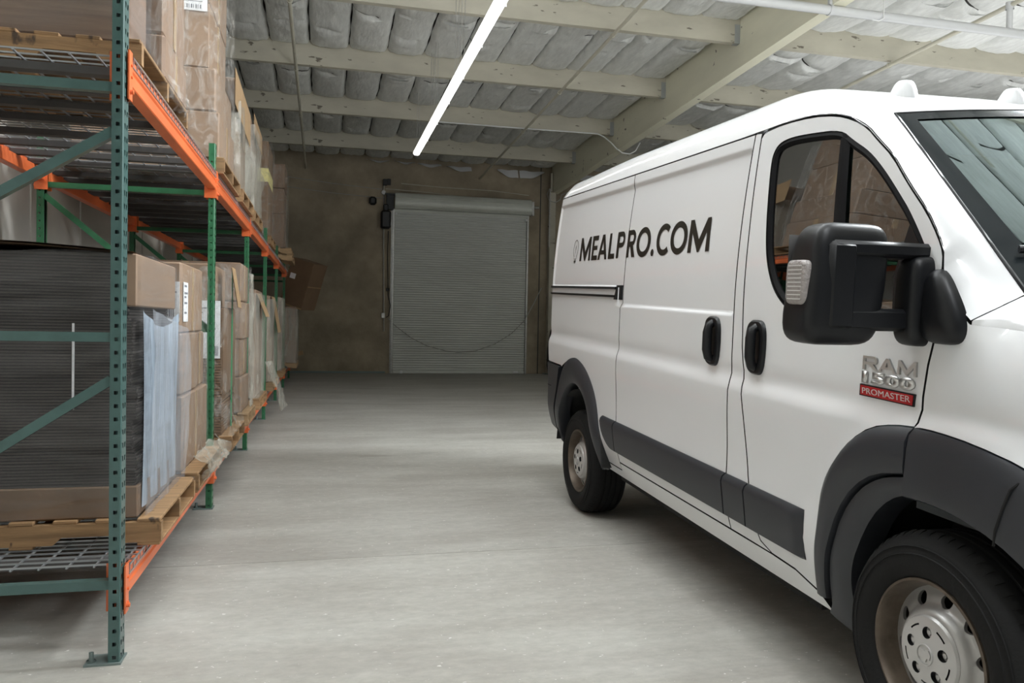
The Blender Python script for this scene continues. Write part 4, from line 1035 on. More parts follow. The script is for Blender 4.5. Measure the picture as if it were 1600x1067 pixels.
# --- window of the front door
wo = inset(win_out, 0.002); wi = inset(win_out, 0.030)
def ring_mb(outer, inner, o0, o1, mb=None):
    mb = mb or MB(); n = len(outer); vs = []
    A = outer if area2(outer) > 0 else outer[::-1]; B = inner if area2(inner) > 0 else inner[::-1]
    mid = [((a[0] + b[0]) / 2, (a[1] + b[1]) / 2) for a, b in zip(A, B)]
    for (P, of) in ((A, -0.018), (A, o0), (mid, o0 + 0.004), (B, o1), (B, o1 - 0.012)): vs += [SP(p[0], p[1], of) for p in P]
    fs = []
    for k in range(4):
        for i in range(n):
            j = (i + 1) % n; fs.append((k * n + i, k * n + j, (k + 1) * n + j, (k + 1) * n + i))
    return mb.add(vs, fs)
seal = ring_mb(wo, wi, -0.004, -0.010).build('window_seal', M['rubberseal'], fdoor, 45)
gl = panel('window_glass', inset(win_out, 0.027), M['sideglass'], gap=0, off=-0.014, flange=0.001, parent=fdoor)
dv = MB(); 
def dvs(u, v):
    a0, a1 = (2.712, 1.845), (2.772, 1.815); b0, b1 = (2.78, 1.15), (2.86, 1.15)
    l = (a0[0] + (b0[0] - a0[0]) * v, a0[1] + (b0[1] - a0[1]) * v); r = (a1[0] + (b1[0] - a1[0]) * v, a1[1] + (b1[1] - a1[1]) * v)
    p = (l[0] + (r[0] - l[0]) * u, l[1] + (r[1] - l[1]) * u); return SP(p[0], p[1], -0.006 + 0.006 * math.sin(pi * u))
dv.grid(dvs, 6, 14).build('window_divider', M['rubberseal'], fdoor, 45)
# sail of black plastic in the front corner of the window
sail = [(3.145, 1.49), (3.262, 1.33), (3.27, 1.21), (3.10, 1.16), (3.09, 1.30)]
panel('window_sail', sail, M['trimblack'], gap=0, off=-0.004, flange=0.01, parent=fdoor)
# far side gets its own glass so the cab can be seen through
o = link('window_glass', gl.data, van); o.scale = (1, -1, 1); o.location = (-BASE.x, WID - BASE.y, -BASE.z)
o = link('window_seal', seal.data, van); o.scale = (1, -1, 1); o.location = (-BASE.x, WID - BASE.y, -BASE.z)

# --- roof, pillars, windscreen
A_line = [(-0.805, ROOFZ + .004), (-0.4, ROOFZ + .004), (0.0, ROOFZ + .004), (0.5, ROOFZ + .004), (1.0, ROOFZ + .004), (1.5, ROOFZ + .004), (2.0, ROOFZ + .004), (2.32, 1.944), (2.52, 1.935), (2.67, 1.910), (2.76, 1.880)]
def lerp_line(L, t):
    f = t * (len(L) - 1); i = min(len(L) - 2, int(f)); f -= i
    return tuple(L[i][k] + (L[i + 1][k] - L[i][k]) * f for k in range(len(L[0])))
def zroof(s): return 2.130 - 0.035 * sm(0.6, -0.8, s) - 0.17 * sm(2.1, 3.05, s) ** 1.2
def ws_top(t):   # t 0 left corner .. 1 centre
    y = 0.20 + 0.82 * t; k = 1 - (1 - t) ** 2
    return Vector((2.815 + 0.125 * k, y, 1.890 + 0.034 * k))
def roof(u, v):
    sA, zA = lerp_line(A_line, u); wA = -W(sA, zA)
    sC = -0.80 + (2.94 + 0.80) * u
    front = sm(0.62, 1.0, u)
    y = wA + (1.02 - wA) * (v ** 1.35 if front < 1 else v ** 1.35)
    t = (y - wA) / (1.02 - wA)
    s_ = sA + (sC - sA) * (1 - (1 - t) ** 1.6) if u > .5 else sA + (sC - sA) * t
    g = (1 - (1 - min(1, t / 0.16)) ** 2.2) * 0.80 + 0.20 * (1 - (1 - t) ** 2)
    zc = zroof(s_)
    end = math.sqrt(max(0.0, 1 - (max(0.0, -0.66 - s_) / 0.15) ** 2))
    z = zA + (zc - zA) * g * (0.35 + 0.65 * end)
    if front > 0:
        T = max(0.0, (y - 0.20) / 0.82); q = ws_top(T)
        if y < 0.20:
            f = (y - wA) / max(1e-4, (0.20 - wA)); q = Vector((sA + (2.815 - sA) * f, y, zA + (1.890 - zA) * f + 0.022 * math.sin(pi * f)))
        k = front ** 5
        s_ = s_ + (q.x - s_) * k; z = z + (q.z - z) * k
    return (s_, y, z)
def mirror2(mb):
    n = len(mb.v); mb.v += [(x, WID - y, z) for x, y, z in mb.v]; mb.f += [tuple(i + n for i in f[::-1]) for f in mb.f]; mb.mi += mb.mi; return mb
vb(mirror2(MB().grid(roof, 60, 34)), 'roof', M['white'], None, 50)
A2 = [(2.765, 1.879), (2.87, 1.822), (2.932, 1.772), (3.022, 1.702), (3.112, 1.602), (3.212, 1.502), (3.272, 1.422), (3.300, 1.372), (3.306, 1.32), (3.345, 1.24), (3.41, 1.172)]
def ws_left(v):
    return Vector((2.815 + (3.452 - 2.815) * v, 0.20 - 0.042 * v, 1.890 - (1.890 - 1.253) * v))
def pillar(u, v):
    sA, zA = lerp_line(A2, u); a = Vector(SP(sA, zA)); b = ws_left(u); p = a.lerp(b, v)
    bul = 0.030 * math.sin(pi * min(1, v * 1.0)) * (1 - u ** 5)
    return (p.x + bul * 0.55, p.y - bul * 0.35 * (1 - v) - bul * .25, p.z + bul * 0.55)
wp = vb(MB().grid(pillar, 40, 12), 'windscreen_pillar', M['white'], None, 50)
wp2 = link('windscreen_pillar', wp.data, van); wp2.scale = (1, -1, 1); wp2.location = (-BASE.x, WID - BASE.y, -BASE.z)
def wsurf(a, b):    # a across 0..1 (left to right), b down 0..1
    l = ws_left(b); t = 2 * a - 1; y = l.y + (WID - 2 * l.y) * a
    k = 1 - abs(t) ** 2
    return (l.x + (0.125 + 0.09 * b) * k, y, l.z + (0.034 + 0.02 * b) * k)
n_ = 40
mb = MB(); mb.grid(lambda a, b: wsurf(a, b * 0.985), n_, 20)
ms = mb; mi = []
for f in ms.f:
    c = [sum(ms.v[i][k] for i in f) / 4 for k in range(3)]
    mi.append(0)
ms.mi = mi
ws = vb(mb, 'windscreen', [M['windglass']], None, 60)
# black printed border and the rubber seam round the screen
fb = MB()
def fr(lo_a, hi_a, lo_b, hi_b, nu, nv):
    fb.grid(lambda u, v: tuple(Vector(wsurf(lo_a(v) + (hi_a(v) - lo_a(v)) * u, lo_b + (hi_b - lo_b) * v)) + Vector((0.003, 0, 0.003))), nu, nv)
fr(lambda v: 0.0, lambda v: 1.0, 0.0, 0.050, 40, 4)
fr(lambda v: 0.0, lambda v: 0.032 + 0.012 * v, 0.050, 0.985, 5, 20); fr(lambda v: 0.968 - 0.012 * v, lambda v: 1.0, 0.050, 0.985, 5, 20)
fr(lambda v: 0.043, lambda v: 0.957, 0.90, 0.985, 30, 3)
fb.build('screen_border', M['frit'], ws, 60)
sb = MB(); edge = [wsurf(0, 1 - i / 20) for i in range(20)] + [wsurf(i / 30, 0) for i in range(31)] + [wsurf(1, i / 20) for i in range(1, 21)]
sb.tube(edge, 0.007, 6); sb.build('screen_seal', M['trimblack'], ws, 60)
# bonnet
def hood_back(y, y0):
    e = ws_left(1.0)
    if y <= e.y:
        f = (y - y0) / (e.y - y0); return Vector((3.41 + (e.x - 3.41) * f, y, 1.172 + (e.z - 1.172) * f))
    return Vector(wsurf((y - e.y) / (WID - 2 * e.y), 1.0))
def hoodf(u, v):
    ze = 1.172 - 0.180 * u ** 1.3; se = 3.41 + 0.64 * u
    y0 = -W(3.41, 1.172) + (-W(se, ze) + W(3.41, 1.172)) * 1.0
    y = y0 + (1.02 - y0) * v ** 1.6; t = (y - y0) / (1.02 - y0)
    q = hood_back(max(y, -W(3.41, 1.172)), -W(3.41, 1.172))
    fx = 4.05 + 0.26 * (1 - (1 - t) ** 2.4); k = max(0.0, 1 - (y - y0) / 0.34)
    fz = 0.992 + 0.060 * math.sqrt(max(0, 1 - k * k)) + 0.02 * t
    s_ = q.x + (fx - q.x) * u
    zt_ = q.z + (fz - q.z) * u ** 1.25
    zr = ze + 0.105 * math.sqrt(max(0, 1 - min(1, k) ** 2)) * (1 - 0.25 * u) + 0.03 * t * (1 - u)
    m = min(1, u / 0.25) ; m = m * m * (3 - 2 * m)
    return (s_, y, zt_ + (zr - zt_) * m - (0.035 if v == 0 else 0))
vb(mirror2(MB().grid(hoodf, 40, 40)), 'bonnet', M['white'], None, 50)
cowl = lambda u, v: tuple(Vector(wsurf(u, 0.975)).lerp(Vector((wsurf(u, 1)[0] + 0.10, wsurf(u, 1)[1], 1.20)), v))
vb(MB().grid(cowl, 30, 3), 'cowl_panel', M['trimblack'], None, 50)
sl = MB(); e_ = ws_left(1.0); pts = [(3.41 + (e_.x - 3.41) * f, (-W(3.41, 1.172)) * (1 - f) + e_.y * f, 1.172 + (e_.z - 1.172) * f) for f in np.linspace(0, 1, 8)]
vb(sl.tube(pts, 0.0022, 6), 'bonnet_seam', M['inner'], None, 40)
# nose: grille, lamps, bumper kept simple beyond the frame edge
def nose_s(u, z):
    f = 1 - abs(2 * u - 1) ** 2.6
    return 3.98 + 0.30 * f + 0.03 * math.sin(pi * min(1, max(0, (z - 0.3) / 0.65)))
def nose(u, v):
    z = 1.03 - 0.985 * v; y = 0.03 + 1.98 * u; return (nose_s(u, z), y, z)
vb(MB().grid(nose, 36, 16), 'front_fascia', M['trimblack'], None, 50)
for k in range(4):
    vb(MB().grid(lambda u, v: (nose_s(0.22 + 0.56 * u, 0.6) + 0.012 + 0.02 * math.sin(pi * v), 0.03 + 1.98 * (0.22 + 0.56 * u), 0.86 - 0.085 * k - 0.045 * v), 24, 4), 'grille_bar', M['clad'], None, 50)
def bump(u, v):
    z = 0.46 - 0.40 * v; y = -0.01 + 2.06 * u; return (nose_s(u, z) + 0.07 * math.sin(pi * v) ** 0.6, y, z)
vb(MB().grid(bump, 40, 10), 'front_bumper', M['clad'], None, 50)
panel('bumper_corner', [(3.885, 0.06), (3.885, 0.24), (3.83, 0.42), (3.78, 0.52), (3.93, 0.66), (4.06, 0.69), (4.11, 0.45), (4.10, 0.06)], M['clad'], gap=0, off=0.012, flange=0.03)
for u0 in (0.055, 0.745):
    lens = lambda u, v: (nose_s(u0 + 0.20 * u, 0.85) + 0.018 + 0.02 * math.sin(pi * u) * math.sin(pi * v), 0.03 + 1.98 * (u0 + 0.20 * u), 1.0 - 0.29 * v)
    h = vb(MB().grid(lens, 14, 10), 'headlamp', M['lens'], None, 50)
    MB().lathe([(0.075, 0.0), (0.07, -0.01), (0.0, -0.05)], 'x', 20, (nose_s(u0 + .1, .85) + 0.045, 0.03 + 1.98 * (u0 + 0.10), 0.83)).build('reflector', M['chrome'], h, 40)
# rear end
vb(MB().grid(lambda u, v: (-0.83 + 0.015 * math.sin(pi * u), 0.10 + 1.84 * u, 0.2 + 1.70 * v), 12, 4), 'rear_doors', M['white'], None, 50)
# underbody
vb(MB().box(-0.75, 4.1, 0.12, 1.92, 0.10, 0.22).box(0.62, 2.7, 0.10, 0.5, 0.02, 0.12).box(-0.1, 0.1, 0.3, 1.8, -0.06, 0.10), 'underbody', M['inner'])
vb(MB().tube([(0.0, 0.15, 0.0), (0.0, 1.9, 0.0)], 0.05, 12).box(-0.5, -0.35, 0.5, 1.5, -0.02, 0.14), 'rear_axle', M['liner'], None, 40)

# --- wheel arches
def arch_liner(cx, cz, r, y0, y1, a0=6, a1=174):
    def fn(u, v):
        a = math.radians(a0 + (a1 - a0) * u); return (cx + r * math.cos(a), y0 + (y1 - y0) * v, cz + r * math.sin(a))
    mb = MB().grid(fn, 28, 4)
    mb.add([fn(i / 28, 1) for i in range(29)] + [(cx, y1, cz)], [(i, i + 1, 29) for i in range(28)])
    return mb
vb(arch_liner(0.02, 0.02, 0.50, 0.0, 0.42), 'wheel_arch_liner', M['liner'], None, 50)
vb(arch_liner(3.38, 0.13, 0.515, 0.015, 0.44), 'wheel_arch_liner', M['liner'], None, 50)
def strip(name, outer, inner, prof, m, smooth=40, parent=None, n=None, cap=True):
    # loft between two (s,z) polylines; prof = list of (t, off) across
    N = n or 40
    def at(L, f):
        d = [0]
        for i in range(len(L) - 1): d.append(d[-1] + math.dist(L[i], L[i + 1]))
        x = f * d[-1]
        for i in range(len(L) - 1):
            if x <= d[i + 1] or i == len(L) - 2:
                k = (x - d[i]) / max(1e-9, d[i + 1] - d[i]); return (L[i][0] + (L[i + 1][0] - L[i][0]) * k, L[i][1] + (L[i + 1][1] - L[i][1]) * k)
    vs = []; m_ = len(prof)
    for i in range(N + 1):
        a = at(outer, i / N); b = at(inner, i / N)
        for t, of in prof:
            p = (a[0] + (b[0] - a[0]) * t, a[1] + (b[1] - a[1]) * t); vs.append(SP(p[0], p[1], of))
    fs = [(i * m_ + j, (i + 1) * m_ + j, (i + 1) * m_ + j + 1, i * m_ + j + 1) for i in range(N) for j in range(m_ - 1)]
    if cap: fs += [tuple(range(m_)), tuple(N * m_ + j for j in range(m_))[::-1]]
    return vb(MB().add(vs, fs), name, m, parent, smooth)
FP = [(0, -0.012), (0.0, 0.004), (0.10, 0.016), (0.30, 0.028), (0.62, 0.036), (0.86, 0.037), (0.97, 0.033), (1.0, 0.022), (1.0, -0.06)]
r_in = chaikin([(0.385, 0.03), (0.378, 0.16), (0.330, 0.34), (0.235, 0.475), (0.10, 0.555), (-0.04, 0.565), (-0.20, 0.50), (-0.33, 0.36), (-0.41, 0.18), (-0.44, 0.05)], 2)
r_out = chaikin([(0.475, 0.05), (0.465, 0.28), (0.365, 0.53), (0.212, 0.675), (0.03, 0.740), (-0.11, 0.740), (-0.29, 0.685), (-0.44, 0.52), (-0.52, 0.30), (-0.55, 0.10)], 2)
strip('wheel_arch_flare', r_out, r_in, FP, M['clad'])
f_in = chaikin([(2.835, 0.125), (2.855, 0.21), (2.885, 0.34), (2.93, 0.48), (3.015, 0.59), (3.12, 0.658), (3.236, 0.684)], 1)
f_out = front_arch
strip('wheel_arch_flare', [(2.740, 0.115)] + f_out[1:], f_in, FP[:-1] + [(1.0, -0.02)], M['clad'], parent=None)
f_low = chaikin([(2.945, 0.02), (2.955, 0.15), (2.965, 0.25), (3.005, 0.38), (3.065, 0.50), (3.15, 0.585), (3.225, 0.615)], 1)
f_in2 = [(2.80, 0.055), (2.835, 0.10)] + [(a + 0.008, b - 0.008) for a, b in f_in]
strip('wheel_arch_trim', f_in2, f_low, [(0, -0.02), (0, 0.018), (0.25, 0.020), (0.7, 0.014), (1.0, 0.0), (1.0, -0.10)], M['clad'])
f2_in = chaikin([(3.238, 0.612), (3.37, 0.618), (3.51, 0.600), (3.63, 0.555), (3.74, 0.475), (3.82, 0.36), (3.87, 0.22)], 1)
f2_out = chaikin([(3.254, 0.833), (3.34, 0.835), (3.48, 0.825), (3.63, 0.795), (3.80, 0.72), (3.98, 0.56), (4.05, 0.35)], 1)
strip('wheel_arch_flare', f2_out, f2_in, FP, M['clad'])
# dark seam of the bumper corner across the fender flare
mbs = MB(); P = [(3.66, 0.79), (3.62, 0.735), (3.60, 0.68), (3.585, 0.615), (3.575, 0.57)]
mbs.tube([SP(s_, z, o_) for (s_, z), o_ in zip(P, (0.004, 0.03, 0.037, 0.039, 0.03))], 0.004, 6)
vb(mbs, 'bumper_seam', M['inner'], None, 40)
# rear bumper corner
rb_poly = [(-0.835, 0.645), (-0.42, 0.645), (-0.46, 0.56), (-0.56, 0.30), (-0.60, 0.12), (-0.74, 0.15), (-0.80, 0.28)]
panel('rear_bumper', rb_poly, M['clad'], gap=0.002, off=0.010, flange=0.05)
vb(MB().grid(lambda u, v: (-0.845 - 0.05 * math.sin(pi * u), 0.08 + 1.88 * u, 0.15 + 0.50 * v), 10, 4), 'rear_bumper', M['clad'], None, 40)
vb(MB().grid(lambda u, v: SP(-0.62 - 0.20 * u, 0.50, 0.0125 + 0.0 * v)[:2] + (0.465 + 0.006 * v,), 6, 1), 'bumper_crease', M['inner'])

# --- side cladding, four lengths
def clad(s0, s1, endf=None, endr=None):
    prof = [(0.222, -0.02), (0.222, 0.010), (0.230, 0.022), (0.385, 0.026), (0.405, 0.020), (0.418, 0.006), (0.420, -0.02)]
    n = 16; vs = []
    for i in range(n + 1):
        f = i / n
        for z, of in prof:
            zz = z; o_ = of; s_ = s0 + (s1 - s0) * f
            if endr is not None and s_ < endr and z < 0.40:
                k = (endr - s_) / (endr - s0); zz = z + (0.40 - z) * 0.75 * k ** 2.2 if z < 0.3 else z
            if endf is not None and s_ > endf: 
                k = (s_ - endf) / (s1 - endf); o_ = of * (1 - k ** 3 * .8) if of > 0 else of
            vs.append(SP(s_, zz, o_))
    m_ = len(prof); fs = [(i * m_ + j, (i + 1) * m_ + j, (i + 1) * m_ + j + 1, i * m_ + j + 1) for i in range(n) for j in range(m_ - 1)]
    fs += [tuple(range(m_)), tuple(n * m_ + j for j in range(m_))[::-1]]
    return vb(MB().add(vs, fs), 'side_cladding', M['clad'], None, 35)
clad(0.512, 0.737, endr=0.70); clad(0.747, 2.100); clad(2.110, 2.29); clad(2.300, 2.698, endf=2.64)

# --- sliding door rail
mb = MB(); n = 24
def rail(s0, s1, prof, m, name):
    vs = []; k = len(prof)
    for i in range(n + 1):
        s_ = s0 + (s1 - s0) * i / n
        for z, of in prof: vs.append(SP(s_, z, of))
    fs = [(i * k + j, (i + 1) * k + j, (i + 1) * k + (j + 1) % k, i * k + (j + 1) % k) for i in range(n) for j in range(k)]
    fs += [tuple(range(k)), tuple(n * k + j for j in range(k))[::-1]]
    return vb(MB().add(vs, fs), name, m, None, 35)
def railr(name, s0, s1, z0, z1, o0, o1, m):
    return rail(s0, s1, [(z0, o0), (z0, o1), (z1, o1), (z1, o0)], m, name)
railr('rail_edge', -0.80, 0.66, 1.236, 1.252, -0.01, 0.012, M['trimblack'])
railr('rail_edge', -0.80, 0.66, 1.186, 1.200, -0.01, 0.012, M['trimblack'])
railr('rail_channel', -0.80, 0.66, 1.198, 1.238, -0.03, -0.004, M['railmetal'])
railr('rail_end_cap', 0.655, 0.732, 1.172, 1.262, -0.02, 0.014, M['trimblack'])
railr('rail_end_cap', -0.812, -0.79, 1.180, 1.258, -0.02, 0.014, M['trimblack'])
# gutter line along the roof edge
vb(MB().tube([SP(s_, ROOFZ + 0.002, -0.004) for s_ in np.linspace(0.45, 2.10, 30)], 0.0045, 6), 'roof_gutter', M['trimblack'], None, 60)
vb(MB().tube([SP(s_, ROOFZ + 0.003, -0.003) for s_ in np.linspace(-0.8, 0.45, 24)], 0.003, 6), 'roof_gutter', M['inner'], None, 60)
vb(MB().tube([SP(a, b + 0.006, -0.002) for a, b in door_top[1:]], 0.0018, 6), 'door_frame_seam', M['inner'], None, 60)

# --- door handles
def handle(s0):
    c = (s0 + 0.075, 1.006); hw, hh = 0.072, 0.116
    out = []
    for k in range(40):
        a = 2 * pi * k / 40; ca, sa = math.cos(a), math.sin(a)
        out.append((c[0] + hw * abs(ca) ** 0.55 * (1 if ca > 0 else -1) * (1 - 0.12 * (sa < 0) * abs(sa)), c[1] + hh * abs(sa) ** 0.62 * (1 if sa > 0 else -1)))
    mb = MB(); k = len(out)
    rings = [(1.0, -0.01), (1.0, 0.006), (0.94, 0.015), (0.72, 0.016), (0.60, 0.012), (0.52, 0.003)]
    vs = []
    for f, of in rings: vs += [SP(c[0] + (p[0] - c[0]) * f, c[1] + (p[1] - c[1]) * (f if f > .8 else f * 1.12), of) for p in out]
    fs = [(r * k + i, r * k + (i + 1) % k, (r + 1) * k + (i + 1) % k, (r + 1) * k + i) for r in range(len(rings) - 1) for i in range(k)]
    fs.append(tuple((len(rings) - 1) * k + i for i in range(k)))
    h = vb(mb.add(vs, fs), 'door_handle', M['trimblack'], None, 40)
    g = MB(); path = [SP(c[0] + 0.004, c[1] + dz, of) for dz, of in ((-0.086, 0.004), (-0.074, 0.026), (-0.04, 0.034), (0.04, 0.034), (0.072, 0.028), (0.088, 0.006))]
    g.tube(path, [0.018, 0.021, 0.022, 0.022, 0.020, 0.017], 12).build('handle_grip', M['trimblack'], h, 50)
    l = MB().lathe([(0.0, 0.0), (0.009, 0.0), (0.009, 0.006)], 'y', 12, SP(c[0] - 0.045, c[1] + 0.085, 0.016)); l.build('key_lock', M['trimblack'], h)
handle(1.852); handle(2.232)

# --- black vinyl web address, cut as flat letters that follow the flank
def strokes(name, polys, s0, z0, sc, off=0.0022, mat_=None, parent=None, thick=0.0014):
    mb = MB()
    for outer, holes in polys:
        loops = [dens(outer, 0.03 / sc)] + [dens(h, 0.03 / sc) for h in holes]
        pts = []; ed = []
        for lp in loops:
            b = len(pts); pts += lp; ed += [(b + i, b + (i + 1) % len(lp)) for i in range(len(lp))]
        v2, _, f2_, *_ = delaunay_2d_cdt([Vector(p) for p in pts], ed, [], 0, 1e-6)
        fs = []
        for f in f2_:
            c = (sum(v2[i][0] for i in f) / len(f), sum(v2[i][1] for i in f) / len(f))
            if inpoly(c, loops[0]) and not any(inpoly(c, h) for h in loops[1:]): fs.append(tuple(f))
        mb.add([SP(s0 + v[0] * sc, z0 + v[1] * sc, off) for v in v2], fs)
    return vb(mb, name, mat_ or M['ink'], parent)
def bar2(a, b, t):
    d = Vector((b[0] - a[0], b[1] - a[1])).normalized(); n = Vector((-d.y, d.x)) * t / 2
    return [(a[0] - n.x, a[1] - n.y), (b[0] - n.x, b[1] - n.y), (b[0] + n.x, b[1] + n.y), (a[0] + n.x, a[1] + n.y)]
def rect(x0, x1, y0, y1): return [(x0, y0), (x1, y0), (x1, y1), (x0, y1)]
def ell(cx, cy, rx, ry, n=40, a0=0, a1=360, ): return [(cx + rx * math.cos(math.radians(a0 + (a1 - a0) * k / n)), cy + ry * math.sin(math.radians(a0 + (a1 - a0) * k / n))) for k in range(n if a1 - a0 == 360 else n + 1)]
T = 0.23
def letter(ch, w):
    if ch == 'M':
        return [([(0, 0), (T, 0), (T * 1.0, 0.60), (w / 2 - 0.05, 0), (w / 2 + 0.05, 0), (w - T, 0.60), (w - T, 0), (w, 0), (w - 0.04, 1), (w - T - 0.03, 1), (w / 2, 0.38), (T + 0.03, 1), (0.04, 1)], [])]
    if ch == 'E': return [([(0, 0), (w, 0), (w, .19), (T, .19), (T, .41), (w * .92, .41), (w * .92, .59), (T, .59), (T, .81), (w, .81), (w, 1), (0, 1)], [])]
    if ch == 'L': return [([(0, 0), (w, 0), (w, .2), (T, .2), (T, 1), (0, 1)], [])]
    if ch == 'A': return [([(0, 0), (T * 1.02, 0), (T * 1.3, .2), (w - T * 1.3, .2), (w - T * 1.02, 0), (w, 0), (w / 2 + T * .56, 1), (w / 2 - T * .56, 1)], [[(w / 2 - 0.13, .37), (w / 2 + 0.13, .37), (w / 2, .74)]])]
    if ch in 'PR':
        r = 0.30; cx = w - r; cy = 1 - r
        arc = ell(cx - 0.02, cy, r, r, 18, -90, 90); hole = [(T, 1 - .19 - 0.0)] ; 
        ih = [(T, .58), (cx - 0.02, .58)] + ell(cx - 0.02, cy, r - .18, r - .18, 12, -90, 90)[1:-1] + [(cx - 0.02, .82), (T, .82)]
        if ch == 'P': return [([(0, 0), (T, 0), (T, .40)] + arc + [(0, 1)], [ih])]
        return [([(0, 0), (T, 0), (T, .38), (w * .42, .38), (w - T * 1.12, 0), (w + 0.03, 0), (w * .72, .44)] + arc[3:] + [(0, 1)], [ih])]
    if ch == 'O': return [(ell(w / 2, .5, w / 2, .53), [ell(w / 2, .5, w / 2 - T, .33)])]
    if ch == 'C':
        o_ = ell(w * .56, .5, w * .56, .53, 30, 48, 312); i_ = ell(w * .56, .5, w * .56 - T, .33, 30, 44, 316)
        return [(o_ + i_[::-1], [])]
    if ch == '.': return [(ell(w / 2, w / 2 - 0.02, w / 2, w / 2, 16), [])]
SCL = 0.166
for ch, a, b in (('M', -0.151, 0.075), ('E', 0.100, 0.214), ('A', 0.226, 0.400), ('L', 0.425, 0.535), ('P', 0.567, 0.700), ('R', 0.737, 0.866), ('O', 0.885, 1.088), ('.', 1.104, 1.145), ('C', 1.170, 1.345), ('O', 1.350, 1.550), ('M', 1.565, 1.795)):
    strokes('letter', letter(ch, (b - a) / SCL), a, 1.431, SCL)
bulb = ell(0, 0.55, 0.36, 0.46, 30, -62, 242) + [(-0.16, 0.02), (0.16, 0.02)]
bulb_in = ell(0, 0.55, 0.32, 0.42, 30, -62, 242) + [(-0.13, 0.05), (0.13, 0.05)]
strokes('bulb_logo', [(bulb, [bulb_in]), (rect(-0.15, 0.15, -0.10, -0.03), []), (rect(-0.12, 0.12, -0.17, -0.12), []), (ell(0, 0.60, 0.035, 0.13, 12), []), (rect(-0.015, 0.015, 0.32, 0.5), [])], -0.255, 1.444, 0.145)

# --- chrome badge: RAM 1500 over a red plate reading PROMASTER
def badge_text(txt, s0, s1, z0, z1, m, name, ext, off, parent):
    cu = bpy.data.curves.new('txt', 'FONT'); cu.body = txt; cu.size = 1; cu.extrude = 0; cu.offset = 0.045 if txt == '1500' else 0.0; cu.resolution_u = 3
    o = bpy.data.objects.new('txt', cu); COL.objects.link(o)
    dg = bpy.context.evaluated_depsgraph_get(); me = bpy.data.meshes.new_from_object(o.evaluated_get(dg))
    bpy.data.objects.remove(o, do_unlink=True); bpy.data.curves.remove(cu)
    xs = [v.co.x for v in me.vertices]; ys_ = [v.co.y for v in me.vertices]
    x0, x1, y0, y1 = min(xs), max(xs), min(ys_), max(ys_)
    bm = bmesh.new(); bm.from_mesh(me); bmesh.ops.remove_doubles(bm, verts=bm.verts, dist=1e-5)
    r = bmesh.ops.extrude_face_region(bm, geom=bm.faces[:]); top = [g for g in r['geom'] if isinstance(g, bmesh.types.BMVert)]
    ts = set(top)
    for v in bm.verts:
        s_ = s0 + (v.co.x - x0) / (x1 - x0) * (s1 - s0); z = z0 + (v.co.y - y0) / (y1 - y0) * (z1 - z0)
        v.co = Vector(SP(s_, z, off + (ext if v in ts else 0)))
    bmesh.ops.recalc_face_normals(bm, faces=bm.faces); bm.to_mesh(me); bm.free(); me.materials.clear(); me.materials.append(m)
    o = link(name, me, parent or van)
    if parent is None: o.location = -BASE
    return o
def chrome_letter(ch, a, b, z0, z1, ext=0.007):
    h = z1 - z0; w = (b - a) / h; mb = MB()
    for outer, holes in letter(ch, w):
        loops = [outer] + holes; pts = []; ed = []
        for lp in loops:
            k = len(pts); pts += lp; ed += [(k + i, k + (i + 1) % len(lp)) for i in range(len(lp))]
        v2, _, f2_, *_ = delaunay_2d_cdt([Vector(p) for p in pts], ed, [], 0, 1e-6); fs = []
        for f in f2_:
            c = (sum(v2[i][0] for i in f) / len(f), sum(v2[i][1] for i in f) / len(f))
            if inpoly(c, loops[0]) and not any(inpoly(c, q) for q in loops[1:]): fs.append(tuple(f))
        mb.add([SP(a + p[0] * h, z0 + p[1] * h, ext) for p in v2], fs)
        for lp in loops:
            k = len(lp); mb.add([SP(a + p[0] * h, z0 + p[1] * h, ext) for p in lp] + [SP(a + p[0] * h, z0 + p[1] * h, 0.0) for p in lp], [(i, (i + 1) % k, k + (i + 1) % k, k + i) for i in range(k)], 1)
    return vb(mb, 'badge_lettering', [M['chrome'], M['steel']])
chrome_letter('R', 2.985, 3.055, 0.988, 1.034); chrome_letter('A', 3.062, 3.142, 0.988, 1.034); chrome_letter('M', 3.150, 3.232, 0.988, 1.034)
badge_text('1500', 2.985, 3.228, 0.942, 0.983, M['chrome'], 'badge_lettering', 0.007, 0.001, None)
pp = panel('badge_plate', [(2.972, 0.897), (3.226, 0.894), (3.232, 0.934), (2.976, 0.937)], M['trimblack'], gap=0, off=0.006, flange=0.012, both=False)
panel('badge_field', [(2.979, 0.901), (3.221, 0.898), (3.226, 0.930), (2.981, 0.933)], M['red'], gap=0, off=0.0072, flange=0.002, parent=pp)
badge_text('PROMASTER', 2.990, 3.214, 0.906, 0.926, M['badgesilver'], 'badge_lettering', 0.0012, 0.0074, pp)

# --- mirror
mir = vb(MB(), 'mirror_housing', M['trimblack'])
def rbox(mb, c, h, e=(0.5, 0.5), nu=28, nv=18, shear=0.0, taper=0.0):
    def sgn(x, p): return math.copysign(abs(x) ** p, x)
    def fn(u, v):
        a = 2 * pi * u; b = -pi / 2 + pi * v
        x = sgn(math.cos(b), e[0]) * sgn(math.cos(a), e[1]); y = sgn(math.cos(b), e[0]) * sgn(math.sin(a), e[1]); z = sgn(math.sin(b), e[0])
        return (c[0] + h[0] * x * (1 - taper * max(0, z)), c[1] + h[1] * y + shear * z, c[2] + h[2] * z)
    return mb.grid(fn, nu, nv, closeu=True)
mm = MB()
rbox(mm, (3.16, -0.258, 1.268), (0.085, 0.133, 0.186), (0.38, 0.38), shear=0.020, taper=0.2)
bpy.data.meshes.remove(mir.data) if False else None
me = mm.mesh('mirror_housing', M['trimblack'], 60); mir.data = me
ar = MB()
